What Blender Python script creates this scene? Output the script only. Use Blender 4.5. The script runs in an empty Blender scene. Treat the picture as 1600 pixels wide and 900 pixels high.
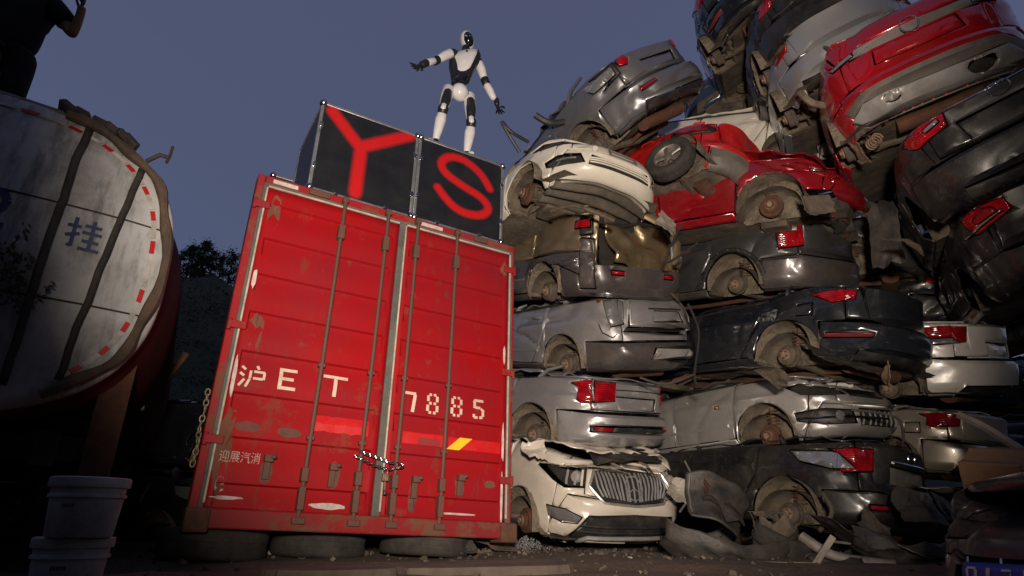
import bpy, bmesh, math, random
from mathutils import Vector, Matrix, Euler, noise
from mathutils.geometry import delaunay_2d_cdt
random.seed(7)
R = math.radians
PI = math.pi
SC = bpy.context.scene
COL = SC.collection

# ------------------------------------------------------------------ camera, sky, lights, exposure
CAM_H, PITCH, ROLL, FPX = 0.27, R(20.6), R(0.7), 970.0
cam_d = bpy.data.cameras.new('camera')
cam = bpy.data.objects.new('camera', cam_d); COL.objects.link(cam)
cam.location = (0, 0, CAM_H)
cam.rotation_mode = 'QUATERNION'
_f = Vector((0, math.cos(PITCH), math.sin(PITCH))); _u0 = Vector((0, -math.sin(PITCH), math.cos(PITCH))); _x0 = Vector((1, 0, 0))
_x = math.cos(ROLL)*_x0 + math.sin(ROLL)*_u0; _u = -math.sin(ROLL)*_x0 + math.cos(ROLL)*_u0
cam.rotation_quaternion = Matrix((( _x.x, _u.x, -_f.x), (_x.y, _u.y, -_f.y), (_x.z, _u.z, -_f.z))).to_quaternion()
cam_d.sensor_width = 36; cam_d.lens = 36*FPX/1600
cam_d.clip_start = .05; cam_d.clip_end = 3000
SC.camera = cam

def ray(px, py): return _f + (px-800)/FPX*_x - (py-450)/FPX*_u
def at(px, py, d): return Vector((0, 0, CAM_H)) + ray(px, py)*d
def on_ground(px, py, z=0.0):
    r = ray(px, py); return Vector((0, 0, CAM_H)) + r*((z-CAM_H)/r.z)

W = bpy.data.worlds.new('World'); SC.world = W; W.use_nodes = True
nt = W.node_tree; nt.nodes.clear()
sky = nt.nodes.new('ShaderNodeTexSky'); sky.sky_type = 'NISHITA'; sky.sun_disc = False
SUN_EL, SUN_ROT = R(4.0), R(90)
sky.sun_elevation = SUN_EL; sky.sun_rotation = SUN_ROT
sky.air_density = 1.0; sky.dust_density = 1.0; sky.ozone_density = 3.0
# thin even dusk cloud over the clear-sky model
hs = nt.nodes.new('ShaderNodeMix'); hs.data_type = 'RGBA'; hs.inputs[0].default_value = .72; hs.inputs[7].default_value = (.97, 1.06, 1.88, 1)
bg = nt.nodes.new('ShaderNodeBackground'); bg.inputs['Strength'].default_value = 0.10
wo = nt.nodes.new('ShaderNodeOutputWorld')
nt.links.new(sky.outputs[0], hs.inputs[6]); nt.links.new(hs.outputs[2], bg.inputs[0]); nt.links.new(bg.outputs[0], wo.inputs[0])

sun_d = bpy.data.lights.new('dusk_sun', 'SUN'); sun_d.energy = 0.02; sun_d.angle = R(10); sun_d.color = (1, .8, .65)
sun_o = bpy.data.objects.new('dusk_sun', sun_d); COL.objects.link(sun_o)
sun_o.rotation_euler = Vector((-math.cos(SUN_EL), 0, -math.sin(SUN_EL))).to_track_quat('-Z', 'Y').to_euler()

# the work light standing just behind the camera that lights the yard in the photograph
LAMP_POS, LAMP_AIM = Vector((0.1, -0.9, 0.8)), at(860, 360, 6.5)
lamp_d = bpy.data.lights.new('work_light', 'SPOT'); lamp_d.energy = 2500; lamp_d.color = (1.0, .85, .71)
lamp_d.spot_size = R(74); lamp_d.spot_blend = .75; lamp_d.shadow_soft_size = .15
lamp = bpy.data.objects.new('work_light', lamp_d); COL.objects.link(lamp)
lamp.location = LAMP_POS; lamp.rotation_euler = (LAMP_AIM-LAMP_POS).to_track_quat('-Z', 'Y').to_euler()

SC.view_settings.view_transform = 'Standard'; SC.view_settings.look = 'None'
SC.view_settings.exposure = 0.0; SC.view_settings.gamma = 1.0; SC.view_settings.use_curve_mapping = False

# ------------------------------------------------------------------ materials
MATS = {}
def new_mat(name):
    m = bpy.data.materials.new(name); m.use_nodes = True
    n = m.node_tree.nodes; b = n['Principled BSDF']
    return m, m.node_tree, n, b
def rgba(c): return (c[0], c[1], c[2], 1)
def noise_fac(t, scale, lo, hi, detail=6, rough=.6, seed=0.0, stretch=None):
    tc = t.nodes.new('ShaderNodeTexCoord'); mp = t.nodes.new('ShaderNodeMapping')
    mp.inputs['Location'].default_value = (seed, seed*1.7, seed*.3)
    if stretch: mp.inputs['Scale'].default_value = stretch
    t.links.new(tc.outputs['Object'], mp.inputs[0])
    n = t.nodes.new('ShaderNodeTexNoise'); n.inputs['Scale'].default_value = scale; n.inputs['Detail'].default_value = detail; n.inputs['Roughness'].default_value = rough
    t.links.new(mp.outputs[0], n.inputs['Vector'])
    r = t.nodes.new('ShaderNodeMapRange'); r.inputs[1].default_value = lo; r.inputs[2].default_value = hi
    t.links.new(n.outputs[0], r.inputs[0])
    return r.outputs[0]
def mixc(t, fac, a, b):
    m = t.nodes.new('ShaderNodeMix'); m.data_type = 'RGBA'
    t.links.new(fac, m.inputs[0])
    for v, i in ((a, 6), (b, 7)):
        if hasattr(v, 'links') or hasattr(v, 'is_linked'): t.links.new(v, m.inputs[i])
        else: m.inputs[i].default_value = rgba(v)
    return m.outputs[2]
def mulf(t, a, k):
    m = t.nodes.new('ShaderNodeMath'); m.operation = 'MULTIPLY'; t.links.new(a, m.inputs[0])
    if hasattr(k, 'is_linked'): t.links.new(k, m.inputs[1])
    else: m.inputs[1].default_value = k
    return m.outputs[0]
def mapf(t, a, lo, hi):
    m = t.nodes.new('ShaderNodeMapRange'); t.links.new(a, m.inputs[0]); m.inputs[3].default_value = lo; m.inputs[4].default_value = hi
    return m.outputs[0]
def bump(t, b, fac, strength, dist=.01):
    bn = t.nodes.new('ShaderNodeBump'); bn.inputs['Strength'].default_value = strength; bn.inputs['Distance'].default_value = dist
    t.links.new(fac, bn.inputs['Height']); t.links.new(bn.outputs[0], b.inputs['Normal'])

def paint(name, col, metal=0.0, rough=.28, dust=.5, seed=0.0, dustcol=(.17, .135, .1), coat=.6):
    """car paint under a film of yard dust with scuffs"""
    if name in MATS: return MATS[name]
    m, t, n, b = new_mat(name)
    d1 = noise_fac(t, 2.2, .42, .75, 7, .65, seed)
    d2 = noise_fac(t, 26, .52, .72, 4, .6, seed+3)
    sc = noise_fac(t, 7, .62, .68, 8, .75, seed+9, (1, 4, 9))
    c = mixc(t, mulf(t, d1, dust), col, dustcol)
    c = mixc(t, mulf(t, d2, dust*.45), c, [k*1.25 for k in dustcol])
    c = mixc(t, mulf(t, sc, .35), c, (.3, .28, .26))
    t.links.new(c, b.inputs['Base Color'])
    b.inputs['Metallic'].default_value = metal
    t.links.new(mapf(t, d1, rough, min(.85, rough+.38*dust+.1)), b.inputs['Roughness'])
    b.inputs['Coat Weight'].default_value = coat; t.links.new(mapf(t, d1, .04, .35), b.inputs['Coat Roughness'])
    bump(t, b, d2, .06, .004)
    MATS[name] = m; return m
def grime(name, col, col2, scale=6, rough=.85, metal=0.0, bmp=.5, lo=.35, hi=.65, seed=0.0, dist=.02, stretch=None):
    if name in MATS: return MATS[name]
    m, t, n, b = new_mat(name)
    f = noise_fac(t, scale, lo, hi, 8, .68, seed, stretch)
    t.links.new(mixc(t, f, col, col2), b.inputs['Base Color'])
    b.inputs['Roughness'].default_value = rough; b.inputs['Metallic'].default_value = metal
    if bmp: bump(t, b, noise_fac(t, scale*5, .2, .8, 6, .7, seed+2), bmp, dist)
    MATS[name] = m; return m
def plain(name, col, rough=.5, metal=0.0, coat=0.0, trans=0.0, emit=0.0):
    if name in MATS: return MATS[name]
    m, t, n, b = new_mat(name)
    f = noise_fac(t, 18, .3, .75, 5, .6)
    t.links.new(mixc(t, mulf(t, f, .35), col, [c*.55+.02 for c in col]), b.inputs['Base Color'])
    t.links.new(mapf(t, f, rough, min(1, rough+.2)), b.inputs['Roughness'])
    b.inputs['Metallic'].default_value = metal; b.inputs['Coat Weight'].default_value = coat
    b.inputs['Transmission Weight'].default_value = trans
    if emit: b.inputs['Emission Color'].default_value = rgba(col); b.inputs['Emission Strength'].default_value = emit
    MATS[name] = m; return m

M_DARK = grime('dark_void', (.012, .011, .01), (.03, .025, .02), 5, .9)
M_PLASTIC = grime('black_plastic', (.018, .018, .019), (.07, .06, .05), 5, .5, 0, .12, .45, .8)
M_UNDER = grime('dirty_underbody', (.16, .125, .09), (.05, .04, .032), 4, .95, 0, .6)
M_DUST = grime('dusty_liner', (.36, .29, .21), (.15, .12, .085), 5.5, .97, 0, 1.0, .36, .66, 0, .04)
M_RUST = grime('rusty_iron', (.15, .062, .034), (.08, .042, .026), 12, .9, .1, .5)
M_RUSTLIGHT = grime('dusty_hub', (.36, .24, .17), (.16, .1, .07), 14, .8, .2, .4)
M_TAIL = plain('red_lamp_lens', (.42, .006, .012), .1, 0, 1.0)
def lens_flutes():
    m, t, n, b = new_mat('fluted_red_lens')
    tc = n.new('ShaderNodeTexCoord'); w = n.new('ShaderNodeTexWave'); w.bands_direction = 'Z'; w.inputs['Scale'].default_value = 14; w.inputs['Distortion'].default_value = 1.2; w.inputs['Detail'].default_value = 1
    t.links.new(tc.outputs['Object'], w.inputs['Vector'])
    f = noise_fac(t, 7, .35, .65, 3, .5, 4)
    c = mixc(t, f, (.5, .006, .012), (.2, .003, .007)); c = mixc(t, mulf(t, w.outputs['Fac'], .55), c, (.11, .002, .005))
    t.links.new(c, b.inputs['Base Color']); b.inputs['Roughness'].default_value = .12; b.inputs['Coat Weight'].default_value = 1
    bump(t, b, w.outputs['Fac'], .35, .006); return m
M_TAIL = lens_flutes()
M_LENS = plain('clear_lamp_lens', (.55, .55, .55), .08, .75, 1.0)
M_AMBER = plain('amber_lens', (.5, .2, .03), .15, 0, 1.0)
M_CHROME = plain('chrome_trim', (.62, .62, .63), .12, 1.0)
M_ALLOY = grime('dusty_alloy', (.42, .39, .35), (.2, .17, .14), 9, .5, .6, .2)
M_RUBBER = grime('old_rubber', (.025, .024, .023), (.065, .055, .047), 7, .9, 0, .4)
M_SILVERPL = grime('silver_plastic', (.42, .41, .4), (.22, .19, .16), 4, .38, .35, .1, .4, .8)
M_GREYTRIM = grime('grey_trim', (.1, .095, .09), (.17, .145, .12), 4, .55, 0, .15)
M_SLAT = grime('brushed_slat', (.5, .5, .5), (.3, .29, .27), 9, .34, .55, .05)
M_ALU = grime('aluminium_edge', (.42, .43, .45), (.26, .26, .27), 14, .42, .75, .15)
M_BARE = grime('bent_bare_metal', (.3, .27, .23), (.13, .1, .08), 8, .55, .6, .3)

# ------------------------------------------------------------------ mesh helpers
def link(o, parent=None):
    COL.objects.link(o)
    if parent is not None: o.parent = parent
    return o
def tag(o, label=None, cat=None, group=None, kind=None):
    if label: o['label'] = label
    if cat: o['category'] = cat
    if group: o['group'] = group
    if kind: o['kind'] = kind
    return o
def empty(name, loc, rot=(0, 0, 0), label=None, cat=None, group=None):
    o = bpy.data.objects.new(name, None); o.empty_display_size = .2
    o.location = loc; o.rotation_euler = rot; link(o)
    return tag(o, label, cat, group)
class MB:
    def __init__(s): s.v = []; s.f = []; s.mi = []
    def add(s, vs, fs, mi=0):
        k = len(s.v); s.v += [tuple(p) for p in vs]
        for f in fs: s.f.append([i+k for i in f]); s.mi.append(mi)
    def box(s, c, d, rot=None, mi=0, taper=1.0):
        x, y, z = d[0]/2, d[1]/2, d[2]/2
        vs = [Vector((a*x*(taper if e > 0 else 1), b_*y*(taper if e > 0 else 1), e*z)) for e in (-1, 1) for a, b_ in ((-1, -1), (1, -1), (1, 1), (-1, 1))]
        if rot is not None:
            q = Euler(rot) if not isinstance(rot, Matrix) else rot
            vs = [q.to_matrix() @ p if isinstance(q, Euler) else q @ p for p in vs]
        c = Vector(c)
        s.add([p+c for p in vs], [(0, 3, 2, 1), (4, 5, 6, 7), (0, 1, 5, 4), (1, 2, 6, 5), (2, 3, 7, 6), (3, 0, 4, 7)], mi)
    def tube(s, pts, r, n=8, mi=0, caps=True, closed=False):
        pts = [Vector(p) for p in pts]; m = len(pts)
        rr = r if isinstance(r, (list, tuple)) else [r]*m
        rings = []; up = None
        for i, p in enumerate(pts):
            a = pts[(i-1) % m] if (i or closed) else p; b = pts[(i+1) % m] if (i < m-1 or closed) else p
            d = (b-a).normalized()
            if up is None:
                up = Vector((0, 0, 1)) if abs(d.z) < .9 else Vector((1, 0, 0))
            sx = d.cross(up).normalized(); up = sx.cross(d).normalized()
            ra = rr[i] if isinstance(rr[i], (tuple, list)) else (rr[i], rr[i])
            rings.append([p + sx*math.cos(2*PI*k/n)*ra[0] + up*math.sin(2*PI*k/n)*ra[1] for k in range(n)])
        fs = []
        for i in range(m if closed else m-1):
            j = (i+1) % m
            for k in range(n): fs.append((i*n+k, i*n+(k+1) % n, j*n+(k+1) % n, j*n+k))
        if caps and not closed: fs += [tuple(range(n))[::-1], tuple((m-1)*n+k for k in range(n))]
        s.add([p for q in rings for p in q], fs, mi)
    def lathe(s, prof, n=24, M=None, mi=0, ang=2*PI):
        full = abs(ang-2*PI) < 1e-4; cnt = n if full else n+1
        vs = []
        for r, z in prof:
            for k in range(cnt):
                a = ang*k/n; p = Vector((r*math.cos(a), r*math.sin(a), z)); vs.append(M @ p if M else p)
        fs = []
        for i in range(len(prof)-1):
            for k in range(n):
                k2 = (k+1) % cnt; fs.append((i*cnt+k, i*cnt+k2, (i+1)*cnt+k2, (i+1)*cnt+k))
        s.add(vs, fs, mi)
    def grid(s, fn, nu, nv, mi=0):
        vs = [fn(i/nu, j/nv) for j in range(nv+1) for i in range(nu+1)]
        fs = [(j*(nu+1)+i, j*(nu+1)+i+1, (j+1)*(nu+1)+i+1, (j+1)*(nu+1)+i) for j in range(nv) for i in range(nu)]
        s.add(vs, fs, mi)
    def build(s, name, mats, parent=None, smooth=True, solid=0.0, bevel=0.0, angle=40, offset=-1):
        me = bpy.data.meshes.new(name); me.from_pydata(s.v, [], s.f)
        if not isinstance(mats, (list, tuple)): mats = [mats]
        for m in mats: me.materials.append(m)
        if len(mats) > 1: me.polygons.foreach_set('material_index', s.mi)
        me.validate(); me.update()
        if smooth:
            me.polygons.foreach_set('use_smooth', [True]*len(me.polygons))
            try: me.set_sharp_from_angle(angle=R(angle))
            except Exception: pass
        o = bpy.data.objects.new(name, me); link(o, parent)
        if solid:
            md = o.modifiers.new('thick', 'SOLIDIFY'); md.thickness = solid; md.offset = offset
        if bevel:
            md = o.modifiers.new('bev', 'BEVEL'); md.width = bevel; md.segments = 2; md.limit_method = 'ANGLE'; md.angle_limit = R(35)
        return o
def share(src, name, parent=None, loc=None, rot=None, scale=None):
    o = src.copy(); o.name = name; link(o, parent)
    if parent is None: o.parent = None
    if loc is not None: o.location = loc
    if rot is not None: o.rotation_euler = rot
    if scale is not None: o.scale = scale
    return o
def fbm(p, f=1.0, oct=4):
    return noise.fractal(Vector(p)*f, 1.0, 2.0, oct)
def strokes_mb(strokes, fn, step=.03):
    """flat lettering: each stroke (x0,y0,x1,y1,width[,flare]) subdivided and laid on a surface by fn(x, y)"""
    mb = MB()
    for st in strokes:
        x0, y0, x1, y1, w = st[:5]
        d = Vector((x1-x0, y1-y0)); L = d.length; d.normalize(); nn = Vector((-d.y, d.x))
        k = max(1, int(L/step))
        mb.grid(lambda a, b: fn(x0+d.x*L*a+nn.x*w*(b-.5), y0+d.y*L*a+nn.y*w*(b-.5)), k, 2)
    return mb

# ------------------------------------------------------------------ ground, terrain
def ground_z(x, y):
    d = math.hypot(x, y)
    z = .028*fbm((x, y, 0), .9, 5) + .012*fbm((x, y, 5), 4.5, 3)
    # edge of the broken concrete apron in front of the container
    e = (y - (4.55 + .12*x + .12*fbm((x, 0, 3), 1.6, 3)))
    z += -.035 if (e < 0 and d < 9) else 0.0
    if d > 30: z += (d-30)*.0
    return z
mb = MB()
xs = [-900, -300, -100, -40, -18] + [-10+.16*i for i in range(126)] + [18, 40, 100, 300, 900]
ys = [-600, -200, -60, -20, -6, 0, 1.5] + [2.4+.13*i for i in range(75)] + [14, 18, 26, 40, 70, 120, 300, 900]
vs = [(x, y, ground_z(x, y) if abs(x) < 30 and abs(y) < 30 else 0) for y in ys for x in xs]
nx = len(xs)
mb.add(vs, [(j*nx+i, j*nx+i+1, (j+1)*nx+i+1, (j+1)*nx+i) for j in range(len(ys)-1) for i in range(nx-1)])
m, t, n_, b = new_mat('packed_dirt')
f1 = noise_fac(t, 1.3, .35, .68, 8, .65); f2 = noise_fac(t, 30, .45, .7, 5, .7, 4)
c = mixc(t, f1, (.17, .115, .078), (.075, .05, .036)); c = mixc(t, mulf(t, f2, .6), c, (.23, .17, .125))
t.links.new(c, b.inputs['Base Color']); b.inputs['Roughness'].default_value = .95
bump(t, b, noise_fac(t, 18, .2, .8, 8, .75, 1), .7, .03)
tag(mb.build('ground', m), kind='structure')

# wooded hills round the yard, plus an unseen light-blocking bank added behind
def hill_obj(name, fn, nu, nv, mat):
    mb = MB(); mb.grid(fn, nu, nv); return tag(mb.build(name, mat), kind='structure')
M_HILL = grime('dark_hillside', (.03, .04, .022), (.05, .055, .032), .12, 1, 0, .4, .3, .7, 0, .5)
def hill_front(a, b_):
    ang = R(175 - 350*a)      # azimuth from +y, both sides and behind
    # steep unseen bank close behind the camera, added to cut the sky fill
    k = max(0, min(1, (abs(ang)-R(80))/R(40))); k = k*k*(3-2*k)
    d = (46 + 70*b_)*(1-k) + (8.5 + 16*b_)*k
    base = 16 + 6*k
    base += 21.5*math.exp(-((ang+R(27))/R(16))**2)
    h = base*math.sin(min(1, b_*1.1)*PI/2)*(1+.12*fbm((math.sin(ang)*6, math.cos(ang)*6, 0), 1, 4)) + .8*fbm((math.sin(ang)*14, b_*5, math.cos(ang)*14), .6, 4)*b_
    return Vector((math.sin(ang)*d, math.cos(ang)*d, h - .3))
hill_obj('hill_with_added_bank', hill_front, 180, 26, M_HILL)

# ------------------------------------------------------------------ trees and undergrowth on the hill
M_LEAF = grime('dark_foliage', (.03, .042, .02), (.05, .06, .03), 1.5, .95, 0, 0)
M_BARK = grime('bark', (.06, .045, .032), (.03, .022, .016), 8, .95, 0, .5)
def tree(loc, h, seed, label, spread=.3, shape=0):
    rnd = random.Random(seed)
    root = empty('hill_tree', loc, (0, 0, rnd.uniform(0, 6)), label, 'tree', 'trees on the hillside ridge')
    mb = MB()
    top = Vector((rnd.uniform(-.06, .06)*h, rnd.uniform(-.06, .06)*h, h*.93))
    mb.tube([(0, 0, -.5), (top.x*.3, top.y*.3, h*.35), tuple(top)], [h*.03, h*.02, h*.006], 6)
    cl = []
    for k in range(15):
        z = h*(.22+.74*k/14); a = rnd.uniform(0, 2*PI)
        rr = h*spread*1.25*(1.1-.8*k/14 if shape == 0 else math.sin(PI*(.15+.8*k/14)))*rnd.uniform(.5, 1.1)
        p = Vector((math.cos(a)*rr, math.sin(a)*rr, z+rr*.25)); base = top*(z/h*.9); base.z = z-.1*h*spread
        mb.tube([base, (base+p)/2+Vector((0, 0, .03*h)), p], [h*.008, h*.006, h*.003], 4)
        cl.append((p, h*rnd.uniform(.09, .17))); cl.append(((base+p)/2, h*rnd.uniform(.06, .1)))
    cl.append((top, h*.06))
    mb.build('trunk', M_BARK, root)
    lf = MB()
    for p, r in cl:
        for _ in range(60):
            q = p + Vector((rnd.gauss(0, .5), rnd.gauss(0, .5), rnd.gauss(0, .4)))*r
            sz = h*rnd.uniform(.014, .03); e = Euler((rnd.uniform(-1, 1), rnd.uniform(-1, 1), rnd.uniform(0, 6))).to_matrix()
            lf.add([q+e@Vector(v)*sz for v in ((-1, 0, 0), (0, -.55, .1), (1.1, 0, 0), (0, .55, .1))], [(0, 1, 2, 3)])
    lf.build('crown', M_LEAF, root, smooth=False)
    return root
TREES = [(272, 402, 2.6, 'short bushy tree at the left end of the ridge beside the tank'), (287, 398, 3.4, 'broad tree second from the tank on the ridge'),
         (301, 390, 4.4, 'tall bushy tree in the middle of the ridge skyline'), (313, 396, 3.4, 'rounded tree just right of the tallest ridge tree'),
         (322, 391, 5.0, 'thin lone tree with a tufted crown above the ridge gap'), (334, 404, 3.4, 'low spreading tree right of the lone tufted tree'),
         (347, 412, 3.0, 'low tree in the dip of the ridge near the container'), (361, 408, 4.3, 'tree on the ridge closest to the red container'),
         (378, 414, 3.6, 'ridge tree half hidden by the red container edge')]
for i, (px, py, h, lb) in enumerate(TREES):
    az = math.atan2(ray(px, py).x, ray(px, py).y); p = hill_front((R(175)-az)/R(350), .66+.02*(i % 3)); tree((p.x, p.y, p.z-h*.38), h*1.5, 30+i, lb, .27 if i != 4 else .16, 1 if i == 4 else 0)
# undergrowth covering the slope: nobody could count it
mb = MB(); rnd = random.Random(5)
for _ in range(2600):
    a = rnd.uniform(R(-48), R(-8)); b_ = rnd.uniform(.02, .55)
    uu = (R(175)-a)/R(350)
    p = hill_front(uu, b_); s0 = rnd.uniform(.35, 1.0)
    for _k in range(12):
        q = p+Vector((rnd.gauss(0, .5), rnd.gauss(0, .5), abs(rnd.gauss(0, .6))))*s0
        e = Euler((rnd.uniform(-1, 1), rnd.uniform(-1, 1), rnd.uniform(0, 6))).to_matrix(); sz = s0*rnd.uniform(.1, .22)
        mb.add([q+e@Vector(v)*sz for v in ((-1, 0, 0), (0, -.6, .1), (1.1, 0, 0), (0, .6, .1))], [(0, 1, 2, 3)])
tag(mb.build('hill_undergrowth', M_LEAF, smooth=False), 'dark scrub covering the hillside below the ridge trees', 'undergrowth', kind='stuff')

# ------------------------------------------------------------------ red container
def red_steel(name, base=(.31, .003, .0045), rust=.55, seed=0.0, lo=.56):
    m, t, n, b = new_mat(name)
    fade = noise_fac(t, 1.1, .3, .72, 5, .6, seed)
    c = mixc(t, fade, base, (base[0]*.66, base[1]*1.5+.006, base[2]*1.5+.01))
    r1 = noise_fac(t, 3.1, lo, lo+.09, 9, .72, seed+2)
    r2 = noise_fac(t, 9, .6, .7, 8, .7, seed+5, (1, 1, .35))
    st = noise_fac(t, 3.4, .6, .74, 6, .7, seed+12, (5, 1, .28)); c = mixc(t, mulf(t, st, rust*.8), c, (.12, .03, .022))
    c = mixc(t, mulf(t, r2, rust), c, (.11, .05, .03)); c = mixc(t, mulf(t, r1, rust), c, (.13, .075, .045))
    wh = noise_fac(t, 5, .735, .75, 6, .6, seed+8)
    c = mixc(t, mulf(t, wh, .75), c, (.5, .45, .42))
    t.links.new(c, b.inputs['Base Color']); t.links.new(mapf(t, r1, .55, .95), b.inputs['Roughness']); b.inputs['Specular IOR Level'].default_value = .12
    bump(t, b, noise_fac(t, 22, .3, .7, 6, .7, seed), .12, .006)
    return m
M_RED = red_steel('red_door_paint', rust=.55, lo=.585)
M_REDFR = red_steel('red_frame_paint', (.3, .012, .014), .8, 4.0, .5)
M_REDSILL = red_steel('rusted_sill_paint', (.26, .014, .014), .9, 7.0, .47)
M_BARRUST = grime('brown_lock_bar', (.13, .045, .032), (.085, .05, .035), 7, .7, .1, .25)
M_SEAL = grime('grey_rubber_seal', (.12, .115, .1), (.07, .065, .055), 5, .9, 0, .2)
M_SEALW = grime('pale_seal_strip', (.5, .46, .38), (.28, .25, .2), 8, .9, 0, .2)
M_WHITEMARK = grime('worn_white_lettering', (.6, .5, .38), (.42, .26, .2), 12, .9, 0, 0, .4, .75)
CT = empty('shipping_container', (-1.038, 4.899, .186), (R(-2.76), R(1.8), R(30.34)), 'rusty red cargo container with double doors and white stencilled plate number', 'container')
CTM = CT.matrix_basis.copy()
CTM = Matrix.Translation(CT.location) @ Euler(CT.rotation_euler).to_matrix().to_4x4()
CW, CH, CD = 2.44, 2.70, 6.0
for sx in (-1, 1):
    mb = MB(); mb.box((sx*(CW/2-.03), .07, CH/2), (.06, .14, CH-.004)); mb.build('corner_post', M_REDFR, CT, bevel=.008)
SHEAR = math.tan(R(7))
mb = MB(); mb.box((0, .075, CH-.045), (CW-.124, .15, .09)); mb.build('header_beam', M_REDFR, CT, bevel=.008)
mb = MB(); mb.box((0, .03, .045), (CW+.03, .18, .125)); mb.build('door_sill', M_REDSILL, CT, bevel=.01)
for sx in (-1, 1):
    mb = MB(); mb.box((sx*(CW/2-.06), .02, .03), (.15, .215, .15)); mb.build('corner_casting', M_RUST, CT, bevel=.015)
for sx in (-1, 1):      # corrugated side wall
    mb = MB()
    def fn(a, b_, sx=sx):
        y = .14+a*(CD-.14); k = (y % .28)/.28; d = .03*max(0, min(1, abs(k-.5)*6-.6))
        return Vector((sx*(CW/2-.008-d)+y*SHEAR, y, .1+b_*(CH-.15)))
    mb.grid(fn, 168, 1); mb.build('side_wall', M_REDFR, CT, smooth=False)
def sheared(c, dd, name):
    mb = MB(); mb.box(c, dd); mb.v = [(x+y*SHEAR, y, z) for x, y, z in mb.v]; mb.build(name, M_REDFR, CT, smooth=False)
sheared((0, CD/2+.05, CH-.03), (CW-.02, CD-.1, .05), 'roof_panel'); sheared((0, CD/2+.05, .06), (CW-.02, CD-.1, .06), 'floor_panel'); sheared((0, CD, CH/2), (CW-.02, .04, CH-.12), 'end_wall')
# doors
def groove(z, n=8, z0=.585, per=.31):
    for k in range(-1, 7):
        zt_ = z0+per*k; d = zt_-z
        if 0 <= d <= .012: return d/.012
        if .012 < d < .06: return 1
        if .06 <= d <= .15: return 1-(d-.06)/.09
    return 0
zl = sorted(set([.11] + [round(.585+.31*k-o, 4) for k in range(-1, 7) for o in (0, .012, .06, .15)] + [2.585]))
zl = [z for z in zl if .11 <= z <= 2.585]
def door(x0, x1, px0, px1, name):
    """one leaf: flat frame from x0 to x1, pressed ribs between px0 and px1"""
    xs = [x0, px0, px0+.012, px1-.012, px1, x1]
    # split into finer columns so the sheet can be slightly buckled
    cols = [x0, px0, px0+.012] + [px0+.012+(px1-px0-.024)*i/14 for i in range(1, 14)] + [px1-.012, px1, x1]
    rows = []
    for a, b_ in zip(zl[:-1], zl[1:]):
        k = max(1, int((b_-a)/.06))
        rows += [a+(b_-a)*i/k for i in range(k)]
    rows.append(zl[-1])
    mb = MB(); vs = []
    for z in rows:
        g = groove(z)
        for x in cols:
            ins = 1 if px0+.006 < x < px1-.006 else 0
            buck = .007*fbm((x*1.2, z*1.4, x0), 2.2, 3)*ins
            vs.append((x, -.012+.024*g*ins+buck, z))
    nc = len(cols)
    mb.add(vs, [(j*nc+i, j*nc+i+1, (j+1)*nc+i+1, (j+1)*nc+i) for j in range(len(rows)-1) for i in range(nc-1)])
    return mb.build(name, M_RED, CT, smooth=True, solid=.03, angle=25, offset=-1)
D1 = door(-1.13, .005, -1.09, -.035, 'left_door'); D2 = door(.075, 1.15, .115, 1.105, 'right_door')
D1.name = 'door_leaf'; D2.name = 'door_leaf'
# seals round the leaves
def seal(x0, x1, D):
    def bar(c, dd, name, mat): mb = MB(); mb.box(c, dd); mb.build(name, mat, D, bevel=.003)
    for x in (x0-.02, x1+.02): bar((x, -.004, 1.35), (.032, .03, 2.5), 'rubber_seal', M_SEAL)
    bar(((x0+x1)/2, -.004, 2.61), (x1-x0+.07, .03, .02), 'rubber_seal', M_SEAL)
    bar((x0-.006, -.012, 1.36), (.014, .03, 2.44), 'seal_strip', M_SEALW); bar(((x0+x1)/2, -.012, 2.59), (x1-x0, .03, .014), 'seal_strip', M_SEALW)
    if x0 > 0: bar((x1+.008, -.012, 1.36), (.014, .03, 2.44), 'seal_strip', M_SEALW)
seal(-1.13, .005, D1); seal(.075, 1.15, D2)
# lock bars with keepers and brackets
def lockbar(x, D, zt_=2.655):
    mb = MB(); xb = x-.012
    mb.tube([(x-.015, -.052, .03), (x, -.052, 1.2), (x+.005, -.052, zt_)], .0165, 10)
    bar = mb.build('lock_bar', M_BARRUST, D)
    for c, dd in (((x+.003, -.045, 2.33), (.055, .075, .13)), ((x, -.045, 1.17), (.055, .04, .03)), ((x-.008, -.045, .62), (.055, .04, .03)), ((x-.012, -.045, .36), (.05, .07, .1)),
                  ((x-.013, -.04, .2), (.048, .07, .16)), ((x-.015, -.05, .05), (.09, .07, .045)), ((x+.003, -.045, 2.645), (.05, .06, .05))):
        mb = MB(); mb.box(c, dd); mb.build('bar_bracket', M_BARRUST, bar, bevel=.006)
    return bar
for x, D in ((-.51, D1), (-.12, D1), (.165, D2), (.56, D2)): lockbar(x, D)
for x, z, D in ((-.78, .42, D1), (-.32, .4, D1), (.33, .36, D2), (.72, .4, D2)):
    mb = MB(); mb.box((x, -.02, z-.03), (.045, .03, .16)); mb.box((x, -.045, z+.03), (.06, .06, .05)); mb.tube([(x, -.05, z+.03), (x+.04, -.085, z+.045)], .017, 8)
    mb.build('handle_catch', M_BARRUST, D, bevel=.005)
for x0, zz in ((-1, 2.41), (-1, 1.38), (-1, .55), (1, 2.41), (1, 1.38), (1, .44)):
    mb = MB(); mb.box((x0*1.15, -.03, zz), (.12, .022, .06)); mb.tube([(x0*1.207, -.025, zz-.045), (x0*1.207, -.025, zz+.045)], .016, 8)
    mb.build('door_hinge', M_REDFR, D1 if x0 < 0 else D2, bevel=.006)
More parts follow.
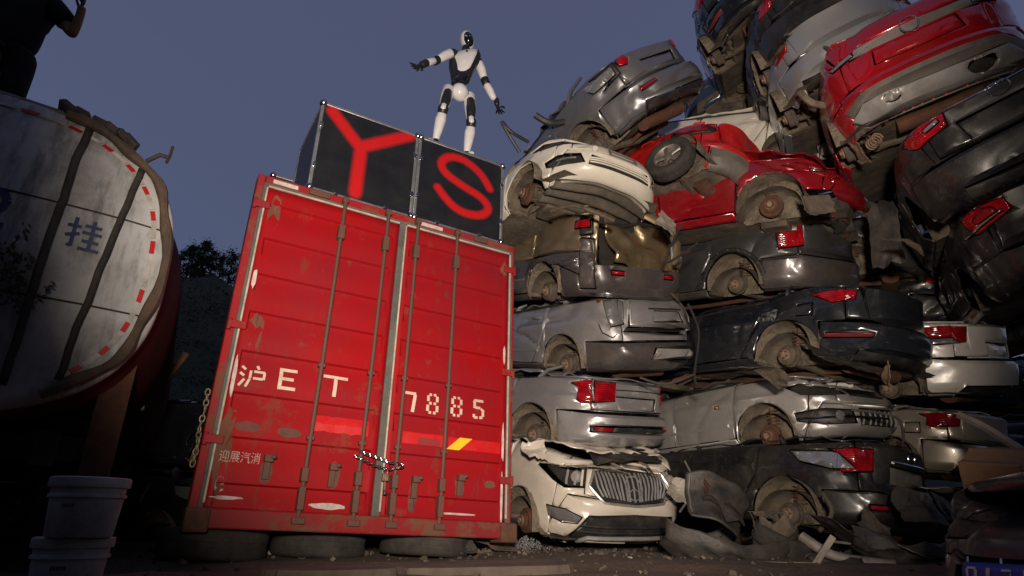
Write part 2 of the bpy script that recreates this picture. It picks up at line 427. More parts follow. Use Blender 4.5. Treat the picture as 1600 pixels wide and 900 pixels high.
# bare rust patches round the hinges and buffers, shaped wear on the sheet
def wear(pts_fn, name, mat, D, y=-.0165): pass
def blotch(x, z, rx, rz, mat, D, seed, y=-.015):
    mb = MB(); n = 22
    def rad(a): return 1+.28*fbm((math.cos(a)*1.2+seed, math.sin(a)*1.2, seed), 1.5, 3)
    ring = []
    for k in range(n):
        a = 2*PI*k/n; ring.append((x+rx*rad(a)*math.cos(a), z+rz*rad(a)*math.sin(a)))
    def yy(px_, pz): return y + .024*groove(pz)*(1 if abs(px_) < 1.08 else 0)
    mb.add([(x, yy(x, z), z)]+[(p[0], yy(*p), p[1]) for p in ring], [(0, 1+k, 1+(k+1) % n) for k in range(n)])
    return mb.build('rust_patch', mat, D, smooth=False)
M_PATCH = grime('bare_brown_patch', (.13, .062, .035), (.2, .06, .035), 9, .9, .1, .3)
M_DENT = grime('scraped_dark_patch', (.08, .05, .038), (.2, .05, .04), 8, .8, .1, .3)
for x, z, rx, rz, D, s_ in ((-1.05, 2.38, .045, .15, D1, 1), (-1.02, 1.36, .055, .15, D1, 2), (-1.08, .5, .05, .28, D1, 3), (1.1, 2.41, .03, .07, D2, 4), (1.0, .4, .05, .03, D2, 8)):
    blotch(x, z, rx, rz, M_PATCH, D, s_)
for x, z, rx, rz, D, s_ in ((-.95, .655, .09, .035, D1, 5), (-.66, .645, .085, .035, D1, 6), (-.78, .37, .045, .09, D1, 7), (-.3, .37, .04, .1, D1, 9), (.33, .27, .035, .13, D2, 10), (.72, .36, .04, .08, D2, 11)):
    blotch(x, z, rx, rz, M_DENT, D, s_)
M_SCRAPE = grime('white_scraped_paint', (.6, .55, .5), (.38, .28, .25), 12, .8, 0, .2)
for x, z, rx, rz, D, s_ in ((-1.0, .18, .1, .012, D1, 21), (-1.06, .26, .03, .05, D1, 22), (-.31, .16, .13, .022, D1, 23), (1.115, 1.55, .012, .09, D2, 24), (1.118, .75, .012, .16, D2, 25), (1.115, .3, .012, .2, D2, 26), (-1.105, 1.0, .014, .16, D1, 27), (-1.1, 1.77, .014, .08, D1, 28), (.7, .155, .18, .008, D2, 29)):
    blotch(x, z, rx, rz, M_SCRAPE, D, s_, -.0165)
# lettering painted through a stencil, laid on the ribs
def on_door(x, z): return Vector((x, -.0185+.024*groove(z)+.007*fbm((x*1.2, z*1.4, -1.13 if x < .03 else .075), 2.2, 3), z))
def letters(strokes, name, x, z, w, h, D, mat=M_WHITEMARK, fn=on_door, kx=1):
    ss = [(x+a*w, z+b_*h, x+c_*w, z+d*h, wd*h) for a, b_, c_, d, wd in strokes]
    return strokes_mb(ss, fn, .02).build(name, mat, D, smooth=False)
HU = [(.04, .9, .2, .76, .11), (0, .6, .17, .48, .11), (.02, .02, .2, .34, .11), (.62, 1, .7, .84, .12), (.4, .74, .4, .4, .11), (.4, .38, .28, 0, .11), (.52, .72, .95, .72, .11), (.93, .72, .93, .4, .11), (.52, .42, .9, .42, .11)]
G_E = [(.1, .0, .1, 1, .16), (.2, .92, .95, .92, .15), (.2, .5, .8, .5, .14), (.2, .08, .95, .08, .15)]
G_T = [(0, .92, 1, .92, .15), (.5, .0, .5, .84, .17)]
G_7 = [(.05, .92, .95, .92, .15), (.88, .86, .75, 0, .17)]
G_8 = [(.1, .6, .1, .88, .14), (.9, .6, .9, .88, .14), (.08, .12, .08, .42, .15), (.92, .12, .92, .42, .15), (.18, .94, .42, .94, .13), (.58, .94, .82, .94, .13), (.18, .51, .42, .51, .13), (.58, .51, .82, .51, .13), (.18, .06, .42, .06, .13), (.58, .06, .82, .06, .13)]
G_5 = [(.12, .93, .9, .93, .14), (.14, .52, .14, .92, .15), (.2, .56, .62, .56, .13), (.85, .14, .85, .48, .15), (.66, .53, .84, .44, .12), (.1, .06, .42, .06, .13), (.56, .06, .82, .1, .13), (.1, .06, .1, .22, .13)]
for g, x, z, w, h, D in ((HU, -1.07, .935, .18, .165, D1), (G_E, -.8, .95, .135, .165, D1), (G_T, -.475, .95, .19, .165, D1), (G_7, .185, .915, .11, .165, D2), (G_8, .39, .92, .1, .17, D2), (G_8, .61, .925, .1, .17, D2), (G_5, .815, .93, .115, .17, D2)):
    letters(g, 'stencil_letter', x, z, w, h, D)
fc = bpy.data.curves.new('owner_name', 'FONT'); fc.body = '迎展汽消'; fc.size = .083
fo = bpy.data.objects.new('owner_name', fc); COL.objects.link(fo)
dg = bpy.context.evaluated_depsgraph_get(); me = bpy.data.meshes.new_from_object(fo.evaluated_get(dg)); bpy.data.objects.remove(fo)
mb = MB(); mb.add([(-1.1+v.co.x*.82, -.02, .415+v.co.y) for v in me.vertices], [tuple(p.vertices) for p in me.polygons])
mb.build('owner_name', grime('faded_white_lettering', (.45, .36, .3), (.3, .1, .09), 20, .9, 0, 0, .4, .7), D1, smooth=False)
# reflective tapes
M_REDTAPE = plain('red_reflective_tape', (.52, .006, .008), .35); M_YELTAPE = plain('yellow_reflective_tape', (.85, .5, .02), .35)
M_WORNTAPE = grime('worn_red_tape', (.3, .01, .012), (.18, .02, .02), 6, .6, 0, .1)
def tape(x0, z0, x1, z1, mat, D, skew=0, y=.0):
    mb = MB(); mb.grid(lambda a, b_: on_door(x0+(x1-x0)*a+skew*b_, z0+(z1-z0)*b_)+Vector((0, -.002+y, 0)), 12, 8); return mb.build('reflective_tape', mat, D, smooth=False)
tape(.2, .66, .56, .755, M_REDTAPE, D2); tape(.6, .655, 1.09, .75, M_REDTAPE, D2); tape(.33, .66, .53, .72, M_WORNTAPE, D2, 0, -.004); tape(.585, .65, .7, .755, M_YELTAPE, D2, .12, -.004)
mb = MB(); mb.grid(lambda a, b_: on_door(-.5+a*.42+.0*b_, .68+b_*(.12)+.012*fbm((a*4, b_, 2), 2, 3))+Vector((0, -.003, 0)), 16, 6); mb.build('reflective_tape', M_REDTAPE, D1, smooth=False)
# bottom rust strip flecks + header scuffs
for x, w in ((-.72, .18), (.83, .14)): mb = MB(); mb.box((x, -.012, 2.66), (w, .03, .055)); mb.build('rain_guard', M_BARRUST, CT, bevel=.008)
for x, w in ((-1.0, .2), (.32, .22)): mb = MB(); mb.box((x, -.002, 2.658), (w, .008, .035)); mb.build('worn_label', M_SCRAPE, CT)

# chain and padlock holding the doors
def chain_obj(name, pts, wire, label, cat, mat, parent=None):
    root = empty(name, pts[0], (0, 0, 0), label, cat)
    o0 = Vector(pts[0])
    src = None; k = 0
    mbk = MB(); L = wire*4.6
    ring = []
    for i in range(14):
        a = 2*PI*i/14; ring.append((math.cos(a)*L*.5, math.sin(a)*L*.32, 0))
    mbk.tube(ring, wire*.5, 6, closed=True)
    P = [Vector(p)-o0 for p in pts]
    seg = 0; total = sum((P[i+1]-P[i]).length for i in range(len(P)-1)); n = max(2, int(total/(L*.74)))
    for i in range(n+1):
        d = total*i/n; q = 0
        while q < len(P)-2 and d > (P[q+1]-P[q]).length: d -= (P[q+1]-P[q]).length; q += 1
        e = (P[q+1]-P[q]).normalized(); p = P[q]+e*d
        rot = e.to_track_quat('X', 'Z').to_matrix().to_4x4() @ Matrix.Rotation(PI/2*(i % 2)+.4, 4, 'X')
        if src is None: src = mbk.build('link', mat, root); lk = src
        else: lk = share(src, 'link', root)
        lk.matrix_basis = Matrix.Translation(p) @ rot
    return root
def ctp(x, y, z): return CTM @ Vector((x, y, z))
chain_obj('door_chain', [ctp(-.17, -.06, .52), ctp(-.14, -.1, .5), ctp(-.02, -.105, .455), ctp(.08, -.1, .44), ctp(.2, -.09, .47), ctp(.2, -.05, .5), ctp(.1, -.09, .49), ctp(-.02, -.095, .52), ctp(-.14, -.095, .55)], .0068, 'steel chain looped through the container lock bars with a padlock', 'chain', M_CHROME)
mb = MB(); mb.box((0, 0, -.04), (.05, .025, .055)); lockb = empty('padlock', ctp(.06, -.1, .42), CT.rotation_euler, 'padlock hanging from the chain on the container doors', 'padlock')
mb.build('lock_body', grime('dull_brass', (.25, .19, .1), (.15, .1, .07), 10, .5, .6, .2), lockb, bevel=.005)
mb = MB(); mb.tube([(-.016, 0, -.02), (-.016, 0, .012), (0, 0, .028), (.016, 0, .012), (.016, 0, -.02)], .005, 6); mb.build('shackle', M_CHROME, lockb)
mb = MB(); mb.tube([(0, -.01, -.07), (.005, -.012, -.16)], .006, 6); mb.box((.004, -.012, -.15), (.025, .006, .03)); mb.build('key', M_CHROME, lockb)
# chain hanging down the hinge side of the container
chain_obj('hanging_chain', [ctp(-1.25, -.02, .86), ctp(-1.245, -.03, .74), ctp(-1.255, -.03, .62), ctp(-1.245, -.03, .5), ctp(-1.25, -.03, .38)], .0105, 'brassy chain hanging down the left edge of the red container', 'chain', grime('old_galvanised', (.3, .24, .15), (.16, .12, .08), 20, .5, .5, .2))

# tyres lying flat under the container
def tyre_mb(r=.31, w=.19, n=28, tread=True):
    mb = MB(); ri = r*.6
    prof = [(ri, -w*.36), (ri*1.12, -w*.47), (r*.86, -w*.5), (r*.96, -w*.44), (r, -w*.34), (r, -.02), (r*.985, -.018), (r*.985, .018), (r, .02), (r, w*.34), (r*.96, w*.44), (r*.86, w*.5), (ri*1.12, w*.47), (ri, w*.36), (ri*.96, 0), (ri, -w*.36)]
    mb.lathe(prof, n); return mb
tyre_src = tyre_mb(.36, .2).build('flat_tyre', M_RUBBER)
TY = [(370, .36, -.98, .1, 'dusty tyre lying flat under the left corner of the container'), (545, 0, -.2, .28, 'tyre lying flat under the middle of the container, deepest in shadow'), (683, 0, .62, .1, 'dusty tyre lying flat under the right half of the container')]
for i, (px, _a, x, y, lb) in enumerate(TY):
    o = tyre_src if i == 0 else share(tyre_src, 'flat_tyre')
    p = ctp(x, y+.28, 0); o.location = (p.x, p.y, .095); o.rotation_euler = (R(3*i-2), R(2), i); tag(o, lb, 'tyre', 'tyres under the container')
# ------------------------------------------------------------------ flight cases with sprayed letters
M_CASE = grime('black_case_board', (.012, .0125, .015), (.022, .022, .025), 3, .45, 0, .08)
def spray_mat(name, segs, wid=.08):
    """black board with one soft-edged sprayed letter; distances to stroke segments in the panel's own plane"""
    m, t, n, b = new_mat(name)
    tc = n.new('ShaderNodeTexCoord')
    sep = n.new('ShaderNodeSeparateXYZ'); t.links.new(tc.outputs['Object'], sep.inputs[0])
    cmb = n.new('ShaderNodeCombineXYZ'); t.links.new(sep.outputs[0], cmb.inputs[0]); t.links.new(sep.outputs[2], cmb.inputs[1])
    P = cmb.outputs[0]; best = None
    def vm(op, a, b_=None, out=0):
        q = n.new('ShaderNodeVectorMath'); q.operation = op
        t.links.new(a, q.inputs[0]) if hasattr(a, 'is_linked') else setattr(q.inputs[0], 'default_value', a)
        if b_ is not None: t.links.new(b_, q.inputs[1]) if hasattr(b_, 'is_linked') else setattr(q.inputs[1], 'default_value', b_)
        return q.outputs[out]
    for (x0, y0, x1, y1) in segs:
        d = (x1-x0, y1-y0, 0); L2 = d[0]**2+d[1]**2
        pa = vm('SUBTRACT', P, (x0, y0, 0)); dot = vm('DOT_PRODUCT', pa, d, 1)
        q = n.new('ShaderNodeMath'); q.operation = 'MULTIPLY'; q.use_clamp = True; q.inputs[1].default_value = 1/L2; t.links.new(dot, q.inputs[0])
        s = n.new('ShaderNodeVectorMath'); s.operation = 'SCALE'; s.inputs[0].default_value = d; t.links.new(q.outputs[0], s.inputs['Scale'])
        df = vm('SUBTRACT', pa, s.outputs[0]); ln = vm('LENGTH', df, None, 1)
        if best is None: best = ln
        else:
            mn = n.new('ShaderNodeMath'); mn.operation = 'MINIMUM'; t.links.new(best, mn.inputs[0]); t.links.new(ln, mn.inputs[1]); best = mn.outputs[0]
    mr = n.new('ShaderNodeMapRange'); mr.interpolation_type = 'SMOOTHSTEP'; mr.inputs[1].default_value = wid; mr.inputs[2].default_value = wid*.32; mr.inputs[3].default_value = 0; mr.inputs[4].default_value = 1
    t.links.new(best, mr.inputs[0])
    blot = noise_fac(t, 16, .2, .75, 5, .6)
    fac = mulf(t, mr.outputs[0], mapf(t, blot, .85, 1.0))
    dirt = noise_fac(t, 4, .4, .7, 6, .6)
    base = mixc(t, dirt, (.008, .0085, .011), (.016, .016, .018))
    t.links.new(mixc(t, fac, base, (.52, .008, .008)), b.inputs['Base Color']); b.inputs['Roughness'].default_value = .42
    return m
def smooth_path(pts, n=5):
    out = []
    P = [pts[0]]+pts+[pts[-1]]
    for i in range(1, len(P)-2):
        for k in range(n):
            t_ = k/n; a, b_, c, d = P[i-1], P[i], P[i+1], P[i+2]
            out.append(tuple(.5*((2*b_[j])+(-a[j]+c[j])*t_+(2*a[j]-5*b_[j]+4*c[j]-d[j])*t_**2+(-a[j]+3*b_[j]-3*c[j]+d[j])*t_**3) for j in (0, 1)))
    out.append(pts[-1]); return out
def segs_of(p): return [(*a, *b_) for a, b_ in zip(p[:-1], p[1:])]
CS = .95
def flight_case(x0, label, segs, w=.96, y0=.04, d=.9, z0=2.71, rz=0, letter=True):
    root = empty('flight_case', ctp(x0, y0, z0), CT.rotation_euler, label, 'flight case', 'flight cases on the container')
    e = .032
    mb = MB(); mb.box((w/2, d/2, CS/2), (w-.02, d-.02, CS-.02)); mb.build('case_body', M_CASE, root)
    if segs:
        mb = MB(); mb.grid(lambda a, b_: Vector((e*.6+(w-1.2*e)*a, .004, e*.6+(CS-1.2*e)*b_)), 2, 2); mb.build('front_panel', spray_mat('sprayed_board_'+str(len(segs)), segs, .085 if len(segs) < 8 else .062), root, smooth=False)
    def edge(c, dd): mb = MB(); mb.box(c, dd); mb.build('edge_trim', M_ALU, root, bevel=.006)
    for x in (e/2, w-e/2):
        for y in (e/2, d-e/2): edge((x, y, CS/2), (e, e, CS-2*e))
    for z in (e/2, CS-e/2):
        for y in (e/2, d-e/2): edge((w/2, y, z), (w-.002, e, e))
        for x in (e/2, w-e/2): edge((x, d/2, z), (e-.002, d-2*e, e-.002))
    for x in (e*.5, w-e*.5):
        for z in (e*.7, CS-e*.7):
            mb = MB(); mb.lathe([(0, .03), (.018, .026), (.034, .008), (.037, -.02)], 10, Matrix.Translation((x, 0, z)) @ Matrix.Rotation(R(90), 4, 'X')); mb.build('corner_cap', M_CHROME, root)
    for x, z in ((.03, .25), (.03, .68), (w-.03, .25), (w-.03, .68), (.24, .02), (w*.72, .02)):
        mb = MB(); mb.box((x, -.008, z), (.035, .02, .05)); mb.tube([(x-.02, -.02, z), (x+.02, -.02, z)], .007, 6); mb.build('latch', M_CHROME, root, bevel=.004)
    return root
Yp = segs_of([(.11, .87), (.4, .58)]) + segs_of([(.86, .9), (.42, .6)]) + segs_of([(.41, .6), (.41, .1)])
Sp = segs_of(smooth_path([(.80, .60), (.69, .74), (.5, .835), (.33, .815), (.25, .71), (.31, .61), (.5, .53), (.7, .465), (.79, .37), (.72, .265), (.53, .23), (.37, .29), (.23, .42)], 3))
flight_case(-.824, 'black flight case with a sprayed red letter Y', Yp)
flight_case(.139, 'black flight case with a sprayed red letter S', Sp)
flight_case(-.98, 'plain black flight case standing behind the Y case', None, w=.9, y0=1.5)

# ------------------------------------------------------------------ humanoid robot
M_RWHITE = plain('white_robot_shell', (.72, .71, .72), .25, 0, .6)
M_RBLACK = plain('black_robot_joint', (.012, .012, .014), .35)
M_VISOR = plain('black_visor', (.004, .004, .006), .06, 0, 1.0)
M_EYE = plain('blue_visor_light', (.12, .3, .6), .3, 0, 0, 0, .7)
CTI = CTM.inverted()
def cpl(px, py, y):      # point of the robot's upright plane, y metres behind the case fronts
    o = CTI @ Vector((0, 0, CAM_H)); d = CTI.to_3x3() @ ray(px, py); return CTM @ (o+d*((y-o.y)/d.y))
RB = empty('humanoid_robot', cpl(705, 232, .3), (0, 0, 0), 'white and black humanoid robot standing on the flight case edge', 'robot')
RO = RB.location.copy()
VX = (cpl(760, 150, .3)-cpl(700, 150, .3)).normalized(); VN = (Vector((0, 0, CAM_H))-RO).normalized(); VN.z *= .55; VN.normalize(); VX = (VX-VN*VX.dot(VN)).normalized()
def rj(px, py, dy=0.0): return cpl(px, py, .3)-RO+VN*dy
def limb(name, pts, rad, mat, n=14, flat=1.0):
    rad = [r*.9 for r in rad]
    """rounded tapered shell through pts"""
    P = [Vector(p) for p in pts]; d0 = (P[1]-P[0]).normalized(); d1 = (P[-1]-P[-2]).normalized()
    pp = [P[0]-d0*rad[0]*.75, P[0]-d0*rad[0]*.45]+P+[P[-1]+d1*rad[-1]*.45, P[-1]+d1*rad[-1]*.75]; rr = [rad[0]*.35, rad[0]*.8]+list(rad)+[rad[-1]*.8, rad[-1]*.35]
    mb = MB(); mb.tube(pp, [(r, r*flat) for r in rr], n); return mb.build(name, mat, RB, angle=70)
HEADM = rj(730, 64)
def ell(name, c, r, mat, tilt=None, n=18, cut=None):
    mb = MB(); vs = []
    Mx = Matrix((VX, VN, VX.cross(VN)*-1)).transposed() if VX.cross(VN).z < 0 else Matrix((VX, VN, VX.cross(VN))).transposed()
    prof = [(math.sin(PI*i/12)*1.0, -math.cos(PI*i/12)) for i in range(13)]
    T = Matrix.Translation(c) @ Mx.to_4x4() @ (Euler(tilt).to_matrix().to_4x4() if tilt else Matrix()) @ Matrix.Diagonal((r[0], r[1], r[2], 1))
    mb.lathe(prof, n, T); return mb.build(name, mat, RB, angle=80)
ell('head', HEADM, (.082, .105, .122), M_RWHITE)
ell('visor', rj(731, 64.5, .04), (.067, .078, .098), M_VISOR)
mb = MB(); mb.tube([rj(726.5, 62, .121), rj(729, 63, .124)], .005, 6); mb.tube([rj(732.5, 63, .124), rj(735, 63, .121)], .005, 6); mb.build('eye_light', M_EYE, RB)
limb('neck', [rj(728.5, 74), rj(727, 83)], [.05, .055], M_RBLACK)
# torso: wide chest narrowing to the waist
def torso(name, rows, mat, n=20):
    mb = MB(); vs = []
    for (px, py, hw, hd, dy) in rows:
        c = rj(px, py, dy)
        for k in range(n):
            a = 2*PI*k/n; ca, sa = math.cos(a), math.sin(a)
            ca = math.copysign(abs(ca)**.75, ca); sa = math.copysign(abs(sa)**.75, sa)
            vs.append(c+VX*hw*ca+VN*hd*sa)
    m = len(rows); fs = [(i*n+k, i*n+(k+1) % n, (i+1)*n+(k+1) % n, (i+1)*n+k) for i in range(m-1) for k in range(n)]
    fs += [tuple(range(n))[::-1], tuple((m-1)*n+k for k in range(n))]
    mb.add(vs, fs); return mb.build(name, mat, RB, angle=60)
torso('chest', [(727, 80, .1, .06, 0), (727, 84, .165, .1, 0), (726.5, 92, .19, .125, .0), (725, 102, .178, .12, 0), (722.5, 113, .142, .105, 0), (720.5, 124, .115, .09, 0), (719, 131, .105, .08, 0)], M_RBLACK)
torso('chest_shell', [(727.5, 81, .085, .05, .03), (727.5, 84.5, .145, .085, .035), (727, 92, .15, .11, .035), (726, 102, .125, .105, .035), (724, 112, .095, .09, .035), (723.3, 116.5, .07, .07, .035)], M_RWHITE)
torso('waist_plate', [(721, 121, .085, .05, .06), (720, 126, .09, .05, .06), (719, 130, .07, .04, .06)], M_VISOR)
mb = MB(); mb.box(rj(729.5, 87.5, .142), (.04, .004, .022), Euler((0, 0, R(30)))); mb.build('chest_mark', M_RBLACK, RB)
ell('pelvis', rj(718, 145.5, .02), (.098, .1, .105), M_RWHITE)
limb('hip_joint', [rj(709, 143), rj(727, 150)], [.075, .075], M_RBLACK)
# arms
limb('shoulder', [rj(710, 84), rj(705, 84)], [.062, .062], M_RBLACK); limb('shoulder', [rj(744, 93), rj(747, 98)], [.062, .062], M_RBLACK)
limb('upper_arm', [rj(703, 84), rj(693, 88.5), rj(685, 93)], [.066, .06, .047], M_RWHITE)
limb('upper_arm', [rj(748, 100), rj(752.5, 110), rj(756, 122)], [.064, .06, .047], M_RWHITE)
limb('elbow', [rj(684, 93), rj(679, 96.5)], [.052, .05], M_RBLACK); limb('elbow', [rj(757, 124), rj(760, 131)], [.055, .052], M_RBLACK)
limb('forearm', [rj(677, 97, .03), rj(668.5, 101, .06)], [.047, .043], M_RWHITE)
limb('forearm', [rj(761, 134), rj(766, 143), rj(771, 153)], [.05, .052, .042], M_RWHITE)
limb('forearm_cover', [rj(666.5, 102, .07), rj(660, 106, .09)], [.046, .044], M_RBLACK); limb('forearm_cover', [rj(775.5, 156), rj(776.5, 163)], [.036, .034], M_RBLACK)
def robot_hand(w, tip, spread, curl):
    d = (tip-w).normalized(); s = d.cross(VN).normalized(); mb = MB()
    L = (tip-w).length
    mb.tube([w, w+d*L*.3, w+d*L*.5], [(.028, .02), (.04, .022), (.038, .02)], 10)
    hand = mb.build('hand', M_RBLACK, RB)
    for k in range(4):
        o = (k-1.5)*.019; ln = L*(.46, .54, .52, .4)[k]; mb = MB(); b_ = w+d*L*.46+s*o
        mb.tube([b_, b_+d*ln*.5+VN*curl*.012+s*o*spread, b_+d*ln*.85+VN*curl*.05+s*o*spread*1.4, b_+d*ln+VN*curl*.085+s*o*spread*1.5], [.0105, .01, .009, .007], 7); mb.build('finger', M_RBLACK, hand)
    mb = MB(); b_ = w+d*L*.18-s*.034
    mb.tube([b_, b_-s*.028+d*L*.12+VN*.015, b_-s*.034+d*L*.3+VN*.035], [.013, .011, .008], 7); mb.build('thumb', M_RBLACK, hand)
robot_hand(rj(658.5, 107, .1), rj(645, 114, .13), .5, .6); robot_hand(rj(777, 165), rj(782.5, 181), .4, .8)
# legs
def leg(hip, knee, ank, foot):
    h, k, a = [rj(*p[:2], p[2]) for p in (hip, knee, ank)]
    limb('thigh', [h, h.lerp(k, .4), h.lerp(k, .78)], [.078, .074, .058], M_RWHITE)
    limb('thigh_cover', [h.lerp(k, .2)+VN*.035+VX*.008, h.lerp(k, .5)+VN*.04+VX*.008, h.lerp(k, .82)+VN*.025], [.056, .06, .05], M_RBLACK)
    limb('knee', [k.lerp(h, .1)+VN*.02, k.lerp(a, .06)+VN*.02], [.064, .06], M_RBLACK)
    limb('knee_cap', [k.lerp(h, .16)+VN*.05, k.lerp(h, .02)+VN*.055], [.04, .034], M_RWHITE)
    limb('shin', [k.lerp(a, .14), k.lerp(a, .35), k.lerp(a, .7), a], [.058, .068, .055, .04], M_RWHITE)
    limb('ankle', [a, a+Vector((0, 0, -.06))], [.035, .035], M_RBLACK)
    mb = MB(); f = a+Vector((0, 0, -.1)); fw = (VN*.8+VX*foot); fw.z = 0; fw.normalize()
    mb.tube([f-fw*.07, f-fw*.03, f+fw*.06, f+fw*.12, f+fw*.155], [(.025, .025), (.042, .04), (.046, .034), (.04, .024), (.02, .012)], 12); mb.build('foot', M_RWHITE, RB)
leg((700.5, 140, 0), (692, 176, .07), (681, 217, .0), -.4); leg((733, 151, 0), (736, 196, .05), (729.5, 236, -.02), .3)

# ------------------------------------------------------------------ tank trailer on the left, its rear end towards the camera
TC, TYAW, TA_, TB_, TN = Vector((-3.19, 3.077, 1.72)), R(32.5), 1.165, .958, 2.7
TK = empty('tank_trailer', TC, (0, 0, TYAW), 'stained white rear of a road tanker with black straps and blue plate number', 'tanker')
TKM = Matrix.Translation(TC) @ Euler((0, 0, TYAW)).to_matrix().to_4x4()     # local x along the plate, -y towards the camera
def t_out(ph, k=1.0):
    c, s_ = math.cos(ph), math.sin(ph)
    return TA_*k*math.copysign(abs(c)**(2/TN), c), TB_*k*math.copysign(abs(s_)**(2/TN), s_)
def t_plate(x, z, off=0.0):
    r2 = min(1, (abs(x/TA_)**TN+abs(z/TB_)**TN))
    return Vector((x, -.13*(1-r2)-off+.012*fbm((x, z, 1), 2.0, 3), z))
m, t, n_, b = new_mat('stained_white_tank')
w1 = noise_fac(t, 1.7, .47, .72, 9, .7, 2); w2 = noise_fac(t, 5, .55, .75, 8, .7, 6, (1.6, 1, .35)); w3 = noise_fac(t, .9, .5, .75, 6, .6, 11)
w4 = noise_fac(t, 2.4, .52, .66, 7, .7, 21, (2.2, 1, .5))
c = mixc(t, w3, (.5, .5, .5), (.34, .33, .31)); c = mixc(t, mulf(t, w1, .85), c, (.16, .135, .1)); c = mixc(t, mulf(t, w4, .7), c, (.075, .068, .06)); c = mixc(t, mulf(t, w2, .8), c, (.07, .06, .05))  # random grime; its dark streaks also stand in for leaf shadows on the plate
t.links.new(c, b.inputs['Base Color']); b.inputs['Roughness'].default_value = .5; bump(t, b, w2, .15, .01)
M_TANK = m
M_TANKRED = grime('dark_red_tank_body', (.16, .012, .014), (.07, .015, .015), 4, .6, 0, .2)
mb = MB(); NA = 96
rings = [.02, .2, .4, .6, .75, .86, .93, .97]
vs = [t_plate(0, 0)]
for k in rings:
    for j in range(NA): x, z = t_out(2*PI*j/NA, k); vs.append(t_plate(x, z))
for (k, y) in ((.995, .015), (1.005, .04), (1.0, .07), (.985, .1)):
    for j in range(NA): x, z = t_out(2*PI*j/NA, k); vs.append(Vector((x, y, z)))
NR = len(rings)+4
fs = [(0, 1+j, 1+(j+1) % NA) for j in range(NA)] + [(1+i*NA+j, 1+i*NA+(j+1) % NA, 1+(i+1)*NA+(j+1) % NA, 1+(i+1)*NA+j) for i in range(NR-1) for j in range(NA)]
fs = [f[::-1] for f in fs]
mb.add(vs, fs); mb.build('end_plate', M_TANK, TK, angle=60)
mb = MB()
def bodyf(a, b_):
    x, z = t_out(2*PI*b_, .975+.09*min(1, a*9)); y = .1+7.5*a
    return Vector((x + y*math.tan(R(4.5)), y, z))
mb.grid(bodyf, 40, NA); mb.build('tank_body', M_TANKRED, TK)
M_STRAP = grime('black_tar_strap', (.02, .018, .016), (.06, .045, .035), 6, .7, 0, .4)
M_BROWNRAIL = grime('brown_hose', (.12, .075, .045), (.05, .035, .025), 7, .8, 0, .4)
def strip_on(x0, z0, x1, z1, w, name, mat, thick=.02, off=.012, n=24, wob=.012):
    d = Vector((x1-x0, z1-z0)).normalized(); nn = Vector((-d.y, d.x)); mb = MB()
    def fn(a, b_):
        ww = wob*fbm((a*5, x0*3, 0), 1, 3); x = x0+(x1-x0)*a+nn.x*(w*(b_-.5)+ww); z = z0+(z1-z0)*a+nn.y*(w*(b_-.5)+ww)
        return t_plate(x, z, off+thick)
    mb.grid(fn, n, 2); return mb.build(name, mat, TK, solid=thick, offset=0)
strip_on(.885, .66, .745, -.74, .036, 'strap', M_STRAP); strip_on(.56, .86, .52, -.8, .042, 'strap', M_STRAP); strip_on(-.1, .9, -.12, -.8, .06, 'strap', M_STRAP)
hp = []
for i in range(44):
    ph = R(74-i*3.1); x, z = t_out(ph, .965+.012*math.sin(i*.6)); hp.append(t_plate(x, z, .045))
mb = MB(); mb.tube(hp, [.03+.006*math.sin(i) for i in range(44)], 8); mb.build('hose', M_BROWNRAIL, TK)
for z in (.285, -.3):
    mb = MB(); mb.tube([t_plate(-1.1+i*.11, z, .002) for i in range(21)], .006, 5); mb.build('weld_seam', M_STRAP, TK)
M_TRED = plain('red_tank_tape', (.5, .012, .015), .35); M_TWHT = grime('white_tank_tape', (.55, .53, .5), (.3, .27, .22), 9, .6, 0, 0)
def band(ph0, ph1, mat):
    mb = MB()
    def fn(a, b_):
        x, z = t_out(R(ph0+(ph1-ph0)*a), (.89+.024*b_)); return t_plate(x, z, .009)
    mb.grid(fn, 10, 2); mb.build('reflective_tape', mat, TK, smooth=False)
ph = 96.0
for i in range(12):
    band(ph, ph-4.2, M_TRED); band(ph-4.5, ph-11.6, M_TWHT); ph -= 12.6
M_BLUE = grime('faded_blue_lettering', (.03, .04, .12), (.07, .08, .15), 9, .8, 0, 0)
GUA = [(.0, .72, .4, .72, .1), (.22, 1, .22, .06, .1), (.22, .06, .1, .1, .09), (0, .38, .4, .5, .1), (.5, .8, 1.0, .8, .1), (.75, 1, .75, .56, .1), (.46, .57, 1.04, .57, .1), (.5, .3, 1.0, .3, .1), (.75, .5, .75, .04, .1), (.44, .04, 1.06, .04, .1)]
TWO = [(.05, .74, .2, .95, .16), (.2, .95, .7, .95, .16), (.7, .95, .9, .74, .16), (.9, .74, .8, .5, .16), (.8, .5, .1, .06, .16), (.02, .06, 1, .06, .16)]
def tank_letters(g, x, z, w, h):
    strokes_mb([(x+a*w, z+b_*h, x+c_*w, z+d*h, wd*h) for a, b_, c_, d, wd in g], lambda p, q: t_plate(p, q, .009), .02).build('tank_letter', M_BLUE, TK, smooth=False)
tank_letters(GUA, .6, .02, .17, .2); tank_letters(TWO, .18, .05, .14, .23); 
mb = MB(); mb.tube([(.9, -.02, .74), (.97, -.05, .8), (1.02, -.06, .79)], .014, 6); mb.build('bracket_arm', M_STRAP, TK)
mb = MB(); mb.tube([(1.015, -.06, .75), (1.025, -.06, .80), (1.03, -.06, .88)], .011, 6); mb.build('bracket_tip', M_STRAP, TK)
